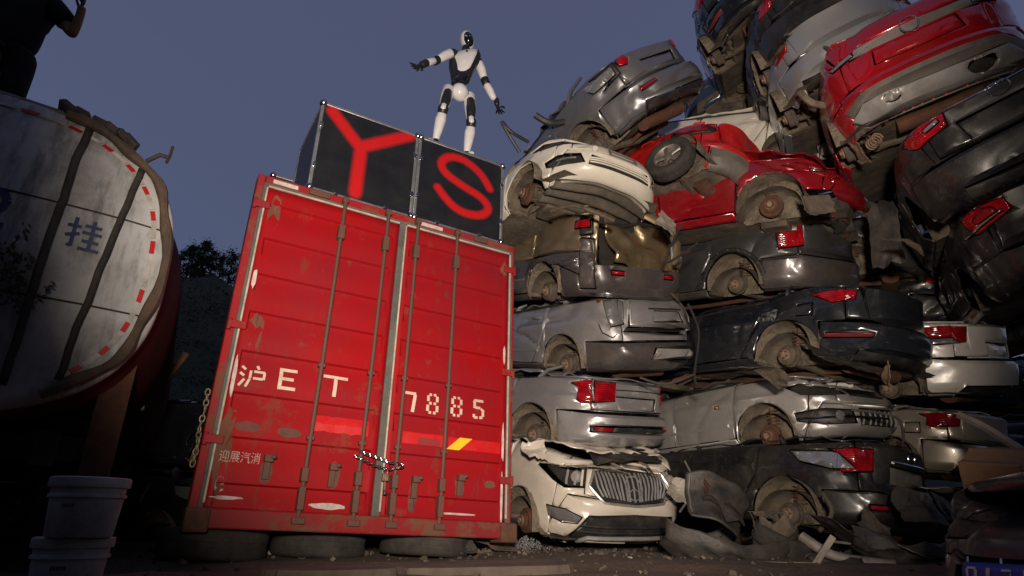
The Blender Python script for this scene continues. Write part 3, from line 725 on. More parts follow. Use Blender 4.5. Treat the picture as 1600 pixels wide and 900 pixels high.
for i, (x, z) in enumerate(((.6, .93), (.66, .92), (.72, .9), (.5, .96), (.42, .975), (.78, .86))):
    mb = MB(); mb.box((x, .02, z), (.09, .12, .05), Euler((i*.2, .25+i*.07, i*.4))); mb.build('hatch_scrap', M_STRAP, TK, bevel=.01)
mb = MB(); mb.grid(lambda a, b_: Vector((-1.0+1.45*a, .02+1.6*b_, .985-.03*(2*abs(a-.5))**2)), 12, 6); mb.build('walkway', grime('grey_walkway', (.3, .29, .28), (.17, .15, .13), 4, .9, 0, .3), TK, solid=.04)
# climbing plant hanging over the plate
mb = MB(); rnd = random.Random(9)
for k in range(9):
    x, z = .46+rnd.uniform(-.16, .2), -.25+rnd.uniform(-.2, .12); pts = []
    for i in range(7): x += rnd.uniform(-.03, .03); z += rnd.uniform(.015, .05); pts.append(t_plate(x, z, .02+.01*i)); 
    mb.tube(pts, .003, 4)
    for p in pts:
        for _ in range(3):
            e = Euler((rnd.uniform(-1, 1), rnd.uniform(0, 6), rnd.uniform(-.6, .6))).to_matrix(); q = p+Vector((rnd.uniform(-.02, .02), -.01, rnd.uniform(-.02, .02)))
            mb.add([q+e@Vector(v)*rnd.uniform(.012, .022) for v in ((-1, 0, 0), (0, 0, -.5), (1, 0, 0), (0, 0, .5))], [(0, 1, 2, 3)])
o = mb.build('dry_vine', grime('dry_vine_leaf', (.05, .04, .022), (.09, .065, .035), 8, .9, 0, 0), None, smooth=False); o.matrix_world = TKM
tag(o, 'dry leafy vine clinging to the tanker end between the two straps', 'plant')
# running gear below the plate
mb = MB(); mb.box((0, .5, -1.07), (2.0, .12, .16)); mb.build('rear_beam', M_PLASTIC, TK, bevel=.01)
for x in (-.5, .5): mb = MB(); mb.box((x+.25, 3.3, -1.08), (.12, 6, .2)); mb.build('chassis_rail', M_PLASTIC, TK, smooth=False)
whl = None
for y in (1.0, 2.3):
    for x in (-.8, .8):
        if whl is None: whl = tyre_mb(.48, .3).build('trailer_wheel', M_RUBBER, TK); o = whl
        else: o = share(whl, 'trailer_wheel', TK)
        o.location = (x+y*.08, y, -1.24); o.rotation_euler = (0, R(90), 0)

# person standing on top of the tank, cut by the top edge of the frame
def skin_mesh(name, verts, edges, rad, mat, parent, root=0, sub=2):
    me = bpy.data.meshes.new(name); me.from_pydata([tuple(v) for v in verts], edges, []); me.materials.append(mat)
    o = bpy.data.objects.new(name, me); link(o, parent)
    o.modifiers.new('skin', 'SKIN'); 
    for i, v in enumerate(me.skin_vertices[0].data):
        r = rad[i]; v.radius = r if isinstance(r, tuple) else (r, r); v.use_root = (i == root)
    sb = o.modifiers.new('sub', 'SUBSURF'); sb.levels = sub; sb.render_levels = sub
    dg = bpy.context.evaluated_depsgraph_get(); me2 = bpy.data.meshes.new_from_object(o.evaluated_get(dg))
    o.modifiers.clear(); o.data = me2; me2.polygons.foreach_set('use_smooth', [True]*len(me2.polygons)); return o
M_SKIN = plain('tanned_skin', (.36, .19, .13), .55); M_BLACKCLOTH = grime('black_cloth', (.008, .008, .009), (.016, .016, .018), 9, .95, 0, .3); M_HAIR = plain('black_hair', (.012, .01, .009), .6)
pz = TKM @ Vector((-.17, .95, .93))
PR = empty('person', pz, (0, 0, R(20)), 'person in black T-shirt and trousers on top of the tanker with one forearm raised', 'person')
#            0 pelvis       1 belly        2 chest        3 neck         4 headbase     5 head
pv = [(0, 0, .93), (0, 0, 1.12), (0, .01, 1.34), (0, .0, 1.5), (0, -.02, 1.56), (0, -.03, 1.66), (0, -.03, 1.73),
      (.17, .0, 1.42), (.27, -.02, 1.32), (.37, -.03, 1.15), (.41, -.1, 1.31), (.415, -.13, 1.38),
      (-.17, 0, 1.42), (-.26, .01, 1.28), (-.3, -.02, 1.05), (-.3, -.12, .88), (-.3, -.14, .82),
      (.1, 0, .86), (.12, -.01, .48), (.13, .03, .1), (-.1, 0, .86), (-.12, -.01, .48), (-.13, .03, .1), (.14, -.13, .03), (-.14, -.13, .03)]
pe = [(0, 1), (1, 2), (2, 3), (3, 4), (4, 5), (5, 6), (2, 7), (7, 8), (8, 9), (9, 10), (10, 11), (2, 12), (12, 13), (13, 14), (14, 15), (15, 16), (0, 17), (17, 18), (18, 19), (0, 20), (20, 21), (21, 22), (19, 23), (22, 24)]
pr = [(.1, .07), (.1, .07), (.17, .12), .058, .062, .085, .07, .075, .055, .045, .032, .033, .075, .055, .045, .033, .035, .1, .07, .045, .1, .07, .045, .035, .035]
skin_mesh('body', pv, pe, pr, M_SKIN, PR)
# clothes follow the body
skin_mesh('shirt', [(0, 0, .84), (0, 0, 1.12), (0, .01, 1.34), (0, 0, 1.47), (.18, 0, 1.415), (.28, -.02, 1.31), (.325, -.027, 1.235), (-.18, 0, 1.415), (-.265, .01, 1.28), (-.28, 0, 1.19)],
          [(0, 1), (1, 2), (2, 3), (2, 4), (4, 5), (5, 6), (2, 7), (7, 8), (8, 9)], [(.2, .15), (.195, .14), (.2, .145), (.09, .08), .105, .085, .085, .105, .09, .09], M_BLACKCLOTH, PR)
skin_mesh('trousers', [(0, 0, 1.03), (.1, 0, .84), (.125, -.01, .48), (.13, .03, .09), (-.1, 0, .84), (-.125, -.01, .48), (-.13, .03, .09)], [(0, 1), (1, 2), (2, 3), (0, 4), (4, 5), (5, 6)], [(.17, .125), .115, .085, .07, .115, .085, .07], M_BLACKCLOTH, PR)
skin_mesh('hair', [(0, .0, 1.68), (0, -.01, 1.76), (0, .03, 1.72)], [(0, 1), (1, 2)], [.098, .085, .085], M_HAIR, PR)
def fingers(w, d, side, fwd, parent, mat, L=.085):
    for k in range(4):
        o = side*(k-1.5)*.019; ln = L*(.85, 1, .95, .75)[k]
        skin_mesh('finger', [w+o-d*.03, w+o+d*ln*.35, w+o+d*ln*.55+fwd*.03, w+o+d*ln*.35+fwd*.055], [(0, 1), (1, 2), (2, 3)], [.011, .0105, .0095, .008], mat, parent, sub=1)
    skin_mesh('thumb', [w-side*.035-d*.04, w-side*.045+fwd*.02, w-side*.03+fwd*.045+d*.03], [(0, 1), (1, 2)], [.013, .011, .009], mat, parent, sub=1)
fingers(Vector((.417, -.135, 1.4)), Vector((.05, -.2, .95)).normalized(), Vector((.5, -.8, 0)).normalized(), Vector((-.8, -.5, 0)).normalized(), PR, M_SKIN)
fingers(Vector((-.3, -.145, .8)), Vector((0, -.2, -.95)).normalized(), Vector((0, .9, -.2)).normalized(), Vector((.95, 0, 0)).normalized(), PR, M_SKIN)
for sx in (-1, 1):
    mb = MB(); mb.tube([(sx*.135, .05, .04), (sx*.137, -.02, .05), (sx*.14, -.12, .035), (sx*.142, -.19, .025)], [(.045, .04), (.05, .05), (.048, .035), (.03, .02)], 10); mb.build('shoe', M_BLACKCLOTH, PR)

# rusty post, brace and clutter in the dark by the tank
mb = MB()
pz = at(193, 556, 4.05); pb = at(165, 745, 4.0)
post = empty('rusty_post', (pz.x-.02, pz.y, 0), (R(0), R(1.0), R(35)), 'rusty steel post standing between the tank and the container', 'post')
hh = pz.z+.0
mb.box((0, 0, hh/2), (.17, .012, hh)); mb.build('flange', M_RUST, post, smooth=False)
mb = MB(); mb.box((0, .1, hh/2), (.012, .188, hh-.004)); mb.build('web', M_RUST, post, smooth=False)
mb = MB(); mb.box((0, .2, hh/2), (.17, .012, hh)); mb.build('flange', M_RUST, post, smooth=False)

# ------------------------------------------------------------------ wrecked cars
def interp(x, xs, ys):
    if x <= xs[0]: return ys[0]
    for i in range(1, len(xs)):
        if x <= xs[i]:
            k = (x-xs[i-1])/(xs[i]-xs[i-1]); return ys[i-1]+(ys[i]-ys[i-1])*k
    return ys[-1]
def sstep(a, b_, x):
    k = max(0, min(1, (x-a)/(b_-a))); return k*k*(3-2*k)
SIDE = ([0, .1, .13, .25, .4, .55, .7, .715, .73, .86, .93, .97, 1.0], [.09, .03, .012, .012, .008, .01, 0, .004, .022, .05, .068, .09, .14], [0, .1, .13, .25, .4, .55, .7, .715, .73, .865, .94, .98, 1.0])
REAR = ([0, .05, .12, .14, .3, .42, .455, .49, .51, .6, .75, .86, .92, .94, 1.0], [.17, .08, .03, .015, .0, .0, .006, .05, .06, .062, .066, .062, .056, .075, .22], [0, .04, .12, .14, .3, .42, .455, .475, .5, .6, .76, .875, .945, .965, 1.0])
REARTALL = ([0, .06, .14, .24, .34, .38, .42, .55, .75, .9, .96, 1.0], [.2, .1, .03, 0, .0, .03, .07, .075, .12, .2, .25, .34], [0, .05, .14, .24, .34, .375, .4, .55, .77, .92, .965, 1.0])
FRONT = ([0, .06, .16, .32, .5, .6, .74, .85, .93, 1.0], [.22, .1, .03, 0, .012, .04, .075, .13, .22, .4], [0, .05, .16, .33, .52, .62, .77, .885, .955, 1.0])
HN = .72
SHARED = {}
def shared_part(key, maker, name, parent):
    if key not in SHARED:
        SHARED[key] = maker(name, parent); return SHARED[key]
    o = share(SHARED[key], name, parent); return o
def mk_disc(name, parent):
    mb = MB(); mb.lathe([(.0, -.04), (.13, -.04), (.148, -.03), (.148, .012), (.14, .02), (.105, .022), (.1, .045), (.062, .055), (.058, .07), (.03, .075), (0, .075)], 20); return mb.build(name, M_RUST, parent, angle=30)
def mk_drum(name, parent):
    mb = MB(); mb.lathe([(.0, -.06), (.125, -.06), (.138, -.05), (.138, -.02), (.128, -.015), (.128, .03), (.118, .045), (.07, .052), (.06, .05), (0, .05)], 20); return mb.build(name, M_UNDER, parent, angle=30)
def mk_hub(name, parent):
    mb = MB(); mb.lathe([(0, .05), (.068, .05), (.066, .066), (.04, .07), (.036, .09), (0, .094)], 16); return mb.build(name, M_RUSTLIGHT, parent, angle=30)
def mk_bolt(name, parent):
    mb = MB(); mb.lathe([(.0, 0), (.011, 0), (.009, .03), (0, .032)], 6); return mb.build(name, M_RUST, parent, smooth=False)

class Car:
    def __init__(s, name, label, loc, rot, paint_m, L=4.5, W=1.76, z0=.22, zf=.74, zc=.95, zb=.98, zr=.98, nf=3.4, nr=4.2, arch=.36, hub_z=.31, tall=False, xr=-1.3, xf=1.36,
                 crumple=.012, seed=0, dents=(), front_open=False, cut='F', group='wrecked cars in the scrapyard stacks', trim=None, roof=True, roofmat=None, roofh=.1, hood=True, deck=True):
        s.L, s.W, s.z0, s.zf, s.zc, s.zb, s.zr, s.nf, s.nr = L, W, z0, zf, zc, zb, zr, nf, nr
        s.arch, s.hub_z, s.tall, s.xr, s.xf, s.cr, s.seed, s.dents, s.cut = arch, hub_z, tall, xr, xf, crumple, seed, dents, cut
        s.paint, s.trim = paint_m, trim or paint_m
        s.root = empty(name, loc, [R(a) for a in rot], label, 'wrecked car', group)
        s.rear_prof = REARTALL if tall else REAR
        # perimeter samples, starting at the rear centre (cut at the front) or the other way round
        N = 900; pts = []
        for k in range(N+1):
            th = PI - 2*PI*k/N if cut == 'F' else -2*PI*k/N
            c, q = math.cos(th), math.sin(th)
            n = nf if c > 0 else nr
            pts.append(Vector((L/2*math.copysign(abs(c)**(2/n), c), W/2*math.copysign(abs(q)**(2/n), q))))
        # cut=='F': starts at rear centre, goes round by +y (left) to the front centre, then the right side
        s.pts = pts; s.acc = [0]
        for a, b_ in zip(pts[:-1], pts[1:]): s.acc.append(s.acc[-1]+(b_-a).length)
        s.P = s.acc[-1]
        s.s_left = [(p.x, a) for p, a in zip(pts, s.acc) if p.y > 0]; s.s_right = [(p.x, a) for p, a in zip(pts, s.acc) if p.y <= 0]
        s.groups = {}
        s.polys = []
        s.roof, s.roofmat, s.roofh, s.hood, s.deck = roof, roofmat, roofh, hood, deck
    # --- parametric surface
    def c2(s, u):
        u = max(0.0, min(s.P-1e-6, u)) if not (u < 0 or u > s.P) else (u % s.P)
        lo, hi = 0, len(s.acc)-1
        while hi-lo > 1:
            m_ = (lo+hi)//2
            if s.acc[m_] <= u: lo = m_
            else: hi = m_
        k = (u-s.acc[lo])/(s.acc[hi]-s.acc[lo]+1e-12)
        p = s.pts[lo].lerp(s.pts[hi], k)
        a, b_ = s.pts[(lo-2) % (len(s.pts)-1)], s.pts[(hi+2) % (len(s.pts)-1)]
        d = (b_-a).normalized(); nrm = Vector((d.y, -d.x))
        if nrm.dot(p) < 0: nrm = -nrm
        return p, nrm
    def ztop(s, x):
        L = s.L/2
        if s.tall: return interp(x, [-L, -.6, .9, L-.1], [s.zr, s.zb, s.zc, s.zf])
        return interp(x, [-L, -1.5, -1.0, .4, .95, 1.7, L], [s.zr-.03, s.zr, s.zb, s.zb, s.zc, (s.zc+s.zf)/2+.05, s.zf])
    def prof(s, nx, v):
        e = sstep(.3, .85, abs(nx)); pr = s.rear_prof if nx < 0 else FRONT
        i = interp(v, SIDE[0], SIDE[1])*(1-e)+interp(v, pr[0], pr[1])*e
        z = interp(v, SIDE[0], SIDE[2])*(1-e)+interp(v, pr[0], pr[2])*e
        return i, z
    def surf(s, u, v, off=0.0):
        p, n = s.c2(u); i, zf = s.prof(n.x, v)
        zt = s.ztop(p.x); z = s.z0+(zt-s.z0)*zf
        q = Vector((p.x-n.x*i, p.y-n.y*i, z))
        w = noise.noise(q*1.5+Vector((s.seed, 0, 0)))*s.cr*.7 + noise.noise(q*5.5+Vector((0, s.seed, 0)))*s.cr*.25
        # sharp pressed-in creases
        r_ = 1-abs(noise.noise(q*1.15+Vector((s.seed, 7, 0))))*2
        if r_ > .82: w -= (r_-.82)*s.cr*9
        r_ = 1-abs(noise.noise(Vector((q.x*.8, q.y*.8, q.z*2.4))+Vector((3, s.seed, 0))))*2
        if r_ > .86: w -= (r_-.86)*s.cr*8
        for (dx, dy, dz, rr, dep) in s.dents:
            d = (q-Vector((dx, dy, dz))).length/rr
            if d < 1: w -= dep*(1-d*d)**2
        return q+Vector((n.x, n.y, 0))*(w+off)
    def uv(s, spec):
        """('L'|'R', x, z) on a flank, ('B'|'F', y, z) on the tail or nose; z in metres above the ground"""
        k, a, z = spec
        if k in 'LR':
            lst = s.s_left if k == 'L' else s.s_right
            u = min(lst, key=lambda t_: abs(t_[0]-a))[1]
        else:
            best = None
            for p, acc in zip(s.pts, s.acc):
                if (p.x < 0) == (k == 'B'):
                    d = abs(p.y-a)+ (0 if abs(p.x) > s.L*.3 else 9)
                    if best is None or d < best[0]-1e-9: best = (d, acc)
            u = best[1]
        p, n = s.c2(u); zt = s.ztop(p.x); f = (z-s.z0)/(zt-s.z0)
        lo, hi = 0.0, 1.0
        for _ in range(18):
            m_ = (lo+hi)/2
            if s.prof(n.x, m_)[1] < f: lo = m_
            else: hi = m_
        return Vector((u, max(0.0, min(1.0, (lo+hi)/2))*HN))
    def on(s, spec, off=0.0):
        q = s.uv(spec); return s.surf(q.x, q.y/HN, off)
    # --- panels
    def poly(s, name, specs, mat, off=0.0, solid=.014, raw=False, gap=True, key=None, dens=None):
        pts = [Vector(p) for p in specs] if raw else [s.uv(p) for p in specs]
        s.polys.append(dict(name=name, pts=pts, mat=mat, off=off, solid=solid, gap=gap, key=key))
    def circle(s, side, x, z, r, name='arch_hole', n=26):
        pts = []
        for k in range(n):
            a = 2*PI*k/n; zz = max(s.z0-.0, z+r*math.sin(a)); pts.append((side, x+r*math.cos(a), zz))
        uvp = [s.uv(p) for p in pts]
        for q, p in zip(uvp, pts):
            if p[2] <= s.z0+.001: q.y = -.02
        s.polys.append(dict(name=name, pts=uvp, mat=None, off=0, solid=0, gap=False, key=None))
    def standard(s, doors=True, fuel=None, sides='LR'):
        """body panels common to every car"""
        L = s.L/2; zt = 2.5; b = s.z0
        Pn = s.paint
        mid = b+(s.zr-b)*(.40 if s.tall else .5); midf = b+(s.zf-b)*.55
        for sd in sides:
            s.poly('fender', [(sd, .98, b), (sd, L-.42, b), (sd, L-.3, zt), (sd, 1.02, zt)], Pn)
            if doors:
                s.poly('front_door', [(sd, 0.05, b+.1), (sd, .97, b+.1), (sd, 1.01, zt), (sd, .02, zt)], Pn)
                s.poly('rear_door', [(sd, -.72, b+.1), (sd, .04, b+.1), (sd, .01, zt), (sd, -.98, zt), (sd, -.98, .72), (sd, -.86, .55)], Pn)
                s.poly('sill', [(sd, -.95, b-.1), (sd, .97, b-.1), (sd, .97, b+.095), (sd, -.95, b+.095)], s.trim if s.trim is not s.paint else Pn)
            s.poly('quarter_panel', [(sd, -.99, b+.2), (sd, -.99, zt), (sd, -L+.2, zt), (sd, -L+.14, mid), (sd, s.xr-.38, mid), (sd, s.xr-.38, b)], Pn)
        fu0 = [s.uv(('L', s.xr-.38, b)), s.uv(('L', s.xr-.40, mid))]; fu1 = [s.uv(('R', s.xr-.40, mid)), s.uv(('R', s.xr-.38, b))]
        s.bump_mid, s.front_mid = mid, midf
    def ring(s, specL, specR, end):
        """closed outline that runs round the tail ('B') or the nose ('F') between a left and a right profile (bottom->top)"""
        l = [s.uv(p) for p in specL]; r_ = [s.uv(p) for p in specR]
        whole = s.cut == ('F' if end == 'B' else 'B')
        if whole:      # that end sits at u = 0 == P: shift right side below zero
            h = s.P/2; l = [Vector((q.x-s.P, q.y)) if q.x > h else q for q in l]; r_ = [Vector((q.x-s.P, q.y)) if q.x > h else q for q in r_]
        return l + r_[::-1]
    def rear(s, bumper=True, trunk=True, tw=.62):
        b, mid, L = s.z0, s.bump_mid, s.L/2
        if bumper: s.poly('rear_bumper', s.ring([('L', s.xr-.38, b-.2), ('L', s.xr-.40, mid)], [('R', s.xr-.38, b-.2), ('R', s.xr-.40, mid)], 'B'), s.trim if s.tall and s.trim is not s.paint else s.paint, off=.006, raw=True)
        if not s.tall and s.seed != 2: s.poly('lower_valance', s.ring([('B', .62, b-.2), ('B', .56, b+.11)], [('B', -.62, b-.2), ('B', -.56, b+.11)], 'B'), M_PLASTIC, off=-.006, raw=True)
        if trunk: s.poly('tailgate' if s.tall else 'boot_lid', s.ring([('B', tw, mid+.012), ('B', tw, 2.5)], [('B', -tw, mid+.012), ('B', -tw, 2.5)], 'B'), s.paint, off=.002, raw=True)
    def front(s, bumper=True, fascia=True):
        b, mid, L = s.z0, s.front_mid, s.L/2
        if bumper: s.poly('front_bumper', s.ring([('L', s.xf+.40, b-.2), ('L', L-.22, mid+.05)], [('R', s.xf+.40, b-.2), ('R', L-.22, mid+.05)], 'F'), s.paint, off=.006, raw=True)
        if fascia: s.poly('bonnet_edge', s.ring([('F', .56, mid+.06), ('F', .56, 2.5)], [('F', -.56, mid+.06), ('F', -.56, 2.5)], 'F'), s.paint, raw=True)
    def build(s, du=.055, dv=.034):
        # the tail sits at u=0 when cut at the front: work in u in [-P/2, P/2]
        wrap = True; half = s.P/2
        def norm(q):
            return q
        rect = [Vector((-half, 0)), Vector((half, 0)), Vector((half, HN)), Vector((-half, HN))]
        verts = list(rect); edges = []; faces = [[0, 1, 2, 3]]; info = [dict(name='body_panel', mat=s.paint, off=0, solid=.014)]
        def add_poly(pts, inf):
            k = len(verts); verts.extend(pts); faces.append(list(range(k, k+len(pts)))); info.append(inf)
        for P_ in s.polys:
            us = [q.x for q in P_['pts']]
            if max(us)-min(us) > half: P_['pts'] = [Vector((q.x-s.P, q.y)) if q.x > half else q for q in P_['pts']]; us = [q.x for q in P_['pts']]
            c = sum(us)/len(us); sh = 0
            if c > half: sh = -s.P
            pts = [Vector((q.x+sh, q.y)) for q in P_['pts']]
            # densify long edges
            dp = []
            for a, b_ in zip(pts, pts[1:]+pts[:1]):
                k = max(1, int((b_-a).length/.09)); dp += [a.lerp(b_, i/k) for i in range(k)]
            cl = []
            for q in dp:
                q = Vector((max(-half+1e-4, min(half-1e-4, q.x)), max(-.03, min(HN+.03, q.y))))
                if not cl or (q-cl[-1]).length > 1e-4: cl.append(q)
            if (cl[0]-cl[-1]).length < 1e-4: cl.pop()
            # signed area for orientation
            ar = sum(a.x*b_.y-b_.x*a.y for a, b_ in zip(cl, cl[1:]+cl[:1]))
            if ar < 0: cl = cl[::-1]
            add_poly(cl, P_)
            if P_['gap']:
                w = .0055; m_ = len(pts)
                for a, b_ in zip(pts, pts[1:]+pts[:1]):
                    a = Vector((max(-half, min(half, a.x)), max(-.05, min(HN+.05, a.y)))); b_ = Vector((max(-half, min(half, b_.x)), max(-.05, min(HN+.05, b_.y))))
                    d = b_-a
                    if d.length < .02 or (abs(a.y-b_.y) < 1e-5 and (a.y > HN-.01 or a.y < .01)): continue
                    d.normalize(); nn = Vector((-d.y, d.x))*w; e = d*w*.5
                    add_poly([a-e-nn, b_+e-nn, b_+e+nn, a-e+nn], dict(name='gap', mat=None, gap=False, prio=P_))
        nu, nv = int(s.P/du), int(HN/dv)
        for j in range(nv+1):
            for i in range(nu+1):
                verts.append(Vector((-half+s.P*i/nu+(du*.5 if (j % 2 and 0 < i < nu) else 0), HN*j/nv)))
        out = delaunay_2d_cdt([Vector((q.x, q.y)) for q in verts], edges, faces, 1, 1e-5)
        ov, oe, of, _, _, orig = out
        # order of precedence: a later poly wins; gap strips belong just above the poly that owns them
        bucket = {}
        for f, og in zip(of, orig):
            if not og: continue
            k = max(og); inf = info[k]
            if inf['name'] == 'gap' :
                # a gap only cuts polys that are not laid on top later
                pass
            if inf['mat'] is None: continue
            cy = sum(ov[i].y for i in f)/3
            if cy < 0 or cy > HN: continue
            bucket.setdefault(k, []).append(f)
        for k, fl_all in bucket.items():
            inf = info[k]
            par = list(range(len(ov)))
            def find(i):
                while par[i] != i: par[i] = par[par[i]]; i = par[i]
                return i
            for f in fl_all:
                r0 = find(f[0])
                for i in f[1:]: par[find(i)] = r0
            comps = {}
            for f in fl_all: comps.setdefault(find(f[0]), []).append(f)
            for fl in comps.values():
                if len(fl) < (8 if k == 0 else 1): continue
                idx = {}; vs = []; fs = []
                for f in fl:
                    ff = []
                    for i in f:
                        if i not in idx:
                            idx[i] = len(vs); q = ov[i]; u = q.x if q.x >= 0 else q.x+s.P
                            vs.append(s.surf(u, max(0, min(1, q.y/HN)), inf['off']))
                        ff.append(idx[i])
                    fs.append(ff)
                a, b_, c = [vs[i] for i in fs[0]]; nrm = (b_-a).cross(c-a); cc = (a+b_+c)/3
                if nrm.dot(Vector((cc.x/s.L, cc.y/s.W, 0))) < 0: fs = [g[::-1] for g in fs]
                mb = MB(); mb.add(vs, fs); o = mb.build(inf['name'], inf['mat'], s.root, solid=inf['solid'], angle=32)
                s.groups.setdefault(inf['name'], []).append(o)
        s.top(); s.under(); s.trimmings()
        return s
    def trimmings(s):
        # black weather strip left along the window line, door handles, a rubbing strip
        b = s.z0
        for sd in 'LR':
            q = [s.uv((sd, x, 3)) for x in (.98, .3, -.4, -1.05)]
            mb = MB(); mb.tube([s.surf(a.x, .985, .006) for a in q], [(.012, .018)]*4, 6); mb.build('window_seal', M_PLASTIC, s.root)
            for x in (.18, -.78):
                z = b+(s.ztop(x)-b)*.83; mb = MB(); mb.tube([s.on((sd, x+.09, z), .004), s.on((sd, x+.06, z), .024), s.on((sd, x-.06, z), .024), s.on((sd, x-.09, z), .004)], [(.008, .012), (.01, .014), (.01, .014), (.008, .012)], 6); mb.build('door_handle', s.paint, s.root)
            z = b+.26; mb = MB(); mb.tube([s.on((sd, x, z), .004) for x in (.9, .5, .1, -.3, -.7, -.85)], [(.008, .02)]*6, 6); mb.build('side_moulding', s.paint, s.root)
    def edge_y(s, x):
        # half width of the opening at the top of the flanks
        if not hasattr(s, '_ey'):
            s._ey = []
            for p, acc in zip(s.pts[::6], s.acc[::6]):
                if p.y >= 0: q = s.surf(acc, 1.0); s._ey.append((q.x, q.y))
            s._ey.sort()
        return max(.02, interp(x, [a for a, _ in s._ey], [b_ for _, b_ in s._ey]))
    def sheet(s, name, x0, x1, mat, lift=0.0, crown=.02, crum=.0, nx_=22, ny=16, over=0.0, seed=0, solid=.012, sag=0.0):
        def fn(a, b_):
            x = x0+(x1-x0)*a; w = s.edge_y(x)+over; y = w*(2*b_-1)
            z = s.ztop(x)+lift+crown*(1-(2*b_-1)**2)
            if crum:
                q = Vector((x*1.5, y*1.5, seed+s.seed))
                z += crum*(noise.noise(q)*1.0+.6*(1-abs(noise.noise(q*2.3))*2)+.3*noise.noise(q*5))
                x += crum*.5*noise.noise(q*2+Vector((3, 3, 3))); y += crum*.5*noise.noise(q*2+Vector((9, 3, 3)))
            z -= sag*math.sin(PI*a)
            return Vector((x, y, z))
        mb = MB(); mb.grid(fn, nx_, ny); return mb.build(name, mat, s.root, solid=solid, angle=30)
    def top(s):
        L = s.L/2; xmax = max(a for a, _ in (s.edge_y(0), s._ey)[1]); xmin = min(a for a, _ in s._ey)
        if s.hood: s.sheet('bonnet', 1.0, xmax-.005, s.paint, .002, .05, s.cr*1.2)
        if s.deck and not s.tall: s.sheet('boot_top', xmin+.005, -1.45, s.paint, .002, .02, s.cr)
        x0 = xmin+.005 if s.tall else -1.44
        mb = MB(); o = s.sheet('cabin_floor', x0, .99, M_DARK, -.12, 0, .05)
        if s.roof:
            s.sheet('crushed_roof', x0+.1, .9, s.roofmat or s.paint, s.roofh*.3, .0, s.roofh*.75, 30, 20, .0, 5)
            rnd = random.Random(int(s.seed*7)+1)
            for sd in (-1, 1):
                for x in (.95, -.1, -1.25):
                    w = s.edge_y(x); p = Vector((x, sd*(w-.02), s.ztop(x)-.03)); q = p+Vector((rnd.uniform(-.45, .1), -sd*rnd.uniform(.0, .12), rnd.uniform(.06, .16)))
                    mb = MB(); mb.tube([p, p.lerp(q, .5)+Vector((0, sd*.03, .03)), q], [(.045, .025), (.04, .02), (.035, .015)], 6); mb.build('bent_pillar', s.paint, s.root)
    def under(s):
        L, W = s.L/2, s.W
        def fn(a, b_):
            x = -L+.2+(s.L-.4)*a; w = W/2-.09
            ex = 1-max(0, (abs(x)-L+.55)/.4)*.25; y = w*ex*(2*b_-1)
            z = s.z0+.035-.03*math.exp(-((y)/.12)**2)*0+.06*math.exp(-(y/.13)**2)+.025*noise.noise(Vector((x*2.2, y*2.2, s.seed)))+.012*noise.noise(Vector((x*7, y*7, s.seed)))
            for xa in (s.xr, s.xf):
                d = (abs(x-xa)/.36)
                if d < 1 and abs(y) > W/2-.40: z += .3*math.sqrt(1-d*d)*sstep(W/2-.42, W/2-.3, abs(y))
            return Vector((x, y, z))
        mb = MB(); mb.grid(fn, 60, 26); mb.build('underbody', M_UNDER, s.root)
    def running_gear(s, list_, exhaust=True):
        for sd, ax, wheel in list_:
            x = s.xr if ax == 'r' else s.xf; sy = 1 if sd == 'L' else -1; yo = sy*(s.W/2)
            r = s.arch+.012
            mb = MB()
            def fn(a, b_):
                ang = R(-6)+R(192)*a; rr = r*(1+.035*noise.noise(Vector((a*5, b_*3, s.seed))))-.02*sstep(.0, .25, b_)*0
                return Vector((x+rr*math.cos(ang), yo-sy*(.05+.33*b_), s.hub_z+rr*math.sin(ang)))
            mb.grid(fn, 30, 6)
            def fd(a, b_):
                ang = 2*PI*a; rr = r*1.01*b_; p = Vector((x+rr*math.cos(ang), yo-sy*(.375-.05*(1-b_)), max(s.z0+.015+.02*noise.noise(Vector((a*9, 1, s.seed))), s.hub_z+rr*math.sin(ang))))
                p.y += sy*(.05*noise.noise(Vector((p.x*6, p.z*6, s.seed)))+.03*(1-abs(noise.noise(Vector((p.x*9, p.z*9, s.seed+4))))*2)); return p
            mb.grid(fd, 30, 7); mb.build('wheel_arch_liner', M_DUST, s.root, angle=70)
            # strut, arm and brake disc
            mb = MB(); mb.tube([(x-.02, yo-sy*.27, s.hub_z+.02), (x-.04, yo-sy*.3, s.hub_z+r*.9)], [.035, .028], 8); mb.build('strut', M_UNDER, s.root)
            pts = []
            for i in range(60): a = i*.55; pts.append((x-.03+.062*math.cos(a), yo-sy*.29+.062*math.sin(a), s.hub_z+.1+.2*i/60))
            mb = MB(); mb.tube(pts, .0085, 5); mb.build('coil_spring', M_RUST, s.root)
            mb = MB(); mb.tube([(x, yo-sy*.16, s.hub_z-.04), (x+.05, yo-sy*.4, s.hub_z-.07), (x+.06, yo-sy*.8, s.hub_z-.05)], [.03, .028, .03], 7); mb.build('suspension_arm', M_UNDER, s.root)
            kind = int(s.seed*3+x*2) % 3
            d = shared_part('disc', mk_disc, 'brake_disc', s.root) if kind else shared_part('drum', mk_drum, 'brake_drum', s.root); d.location = (x, yo-sy*.155, s.hub_z); d.rotation_euler = (R(-90*sy), 0, 0); d.scale = (.88, .88, 1)
            h = shared_part('hub', mk_hub, 'wheel_hub', d); h.location = (0, 0, .0); h.rotation_euler = (0, 0, 0)
            for k in range(5):
                bt = shared_part('bolt', mk_bolt, 'wheel_bolt', d); a = 2*PI*k/5+s.seed; bt.location = (.048*math.cos(a), .048*math.sin(a), .06); bt.rotation_euler = (0, 0, 0)
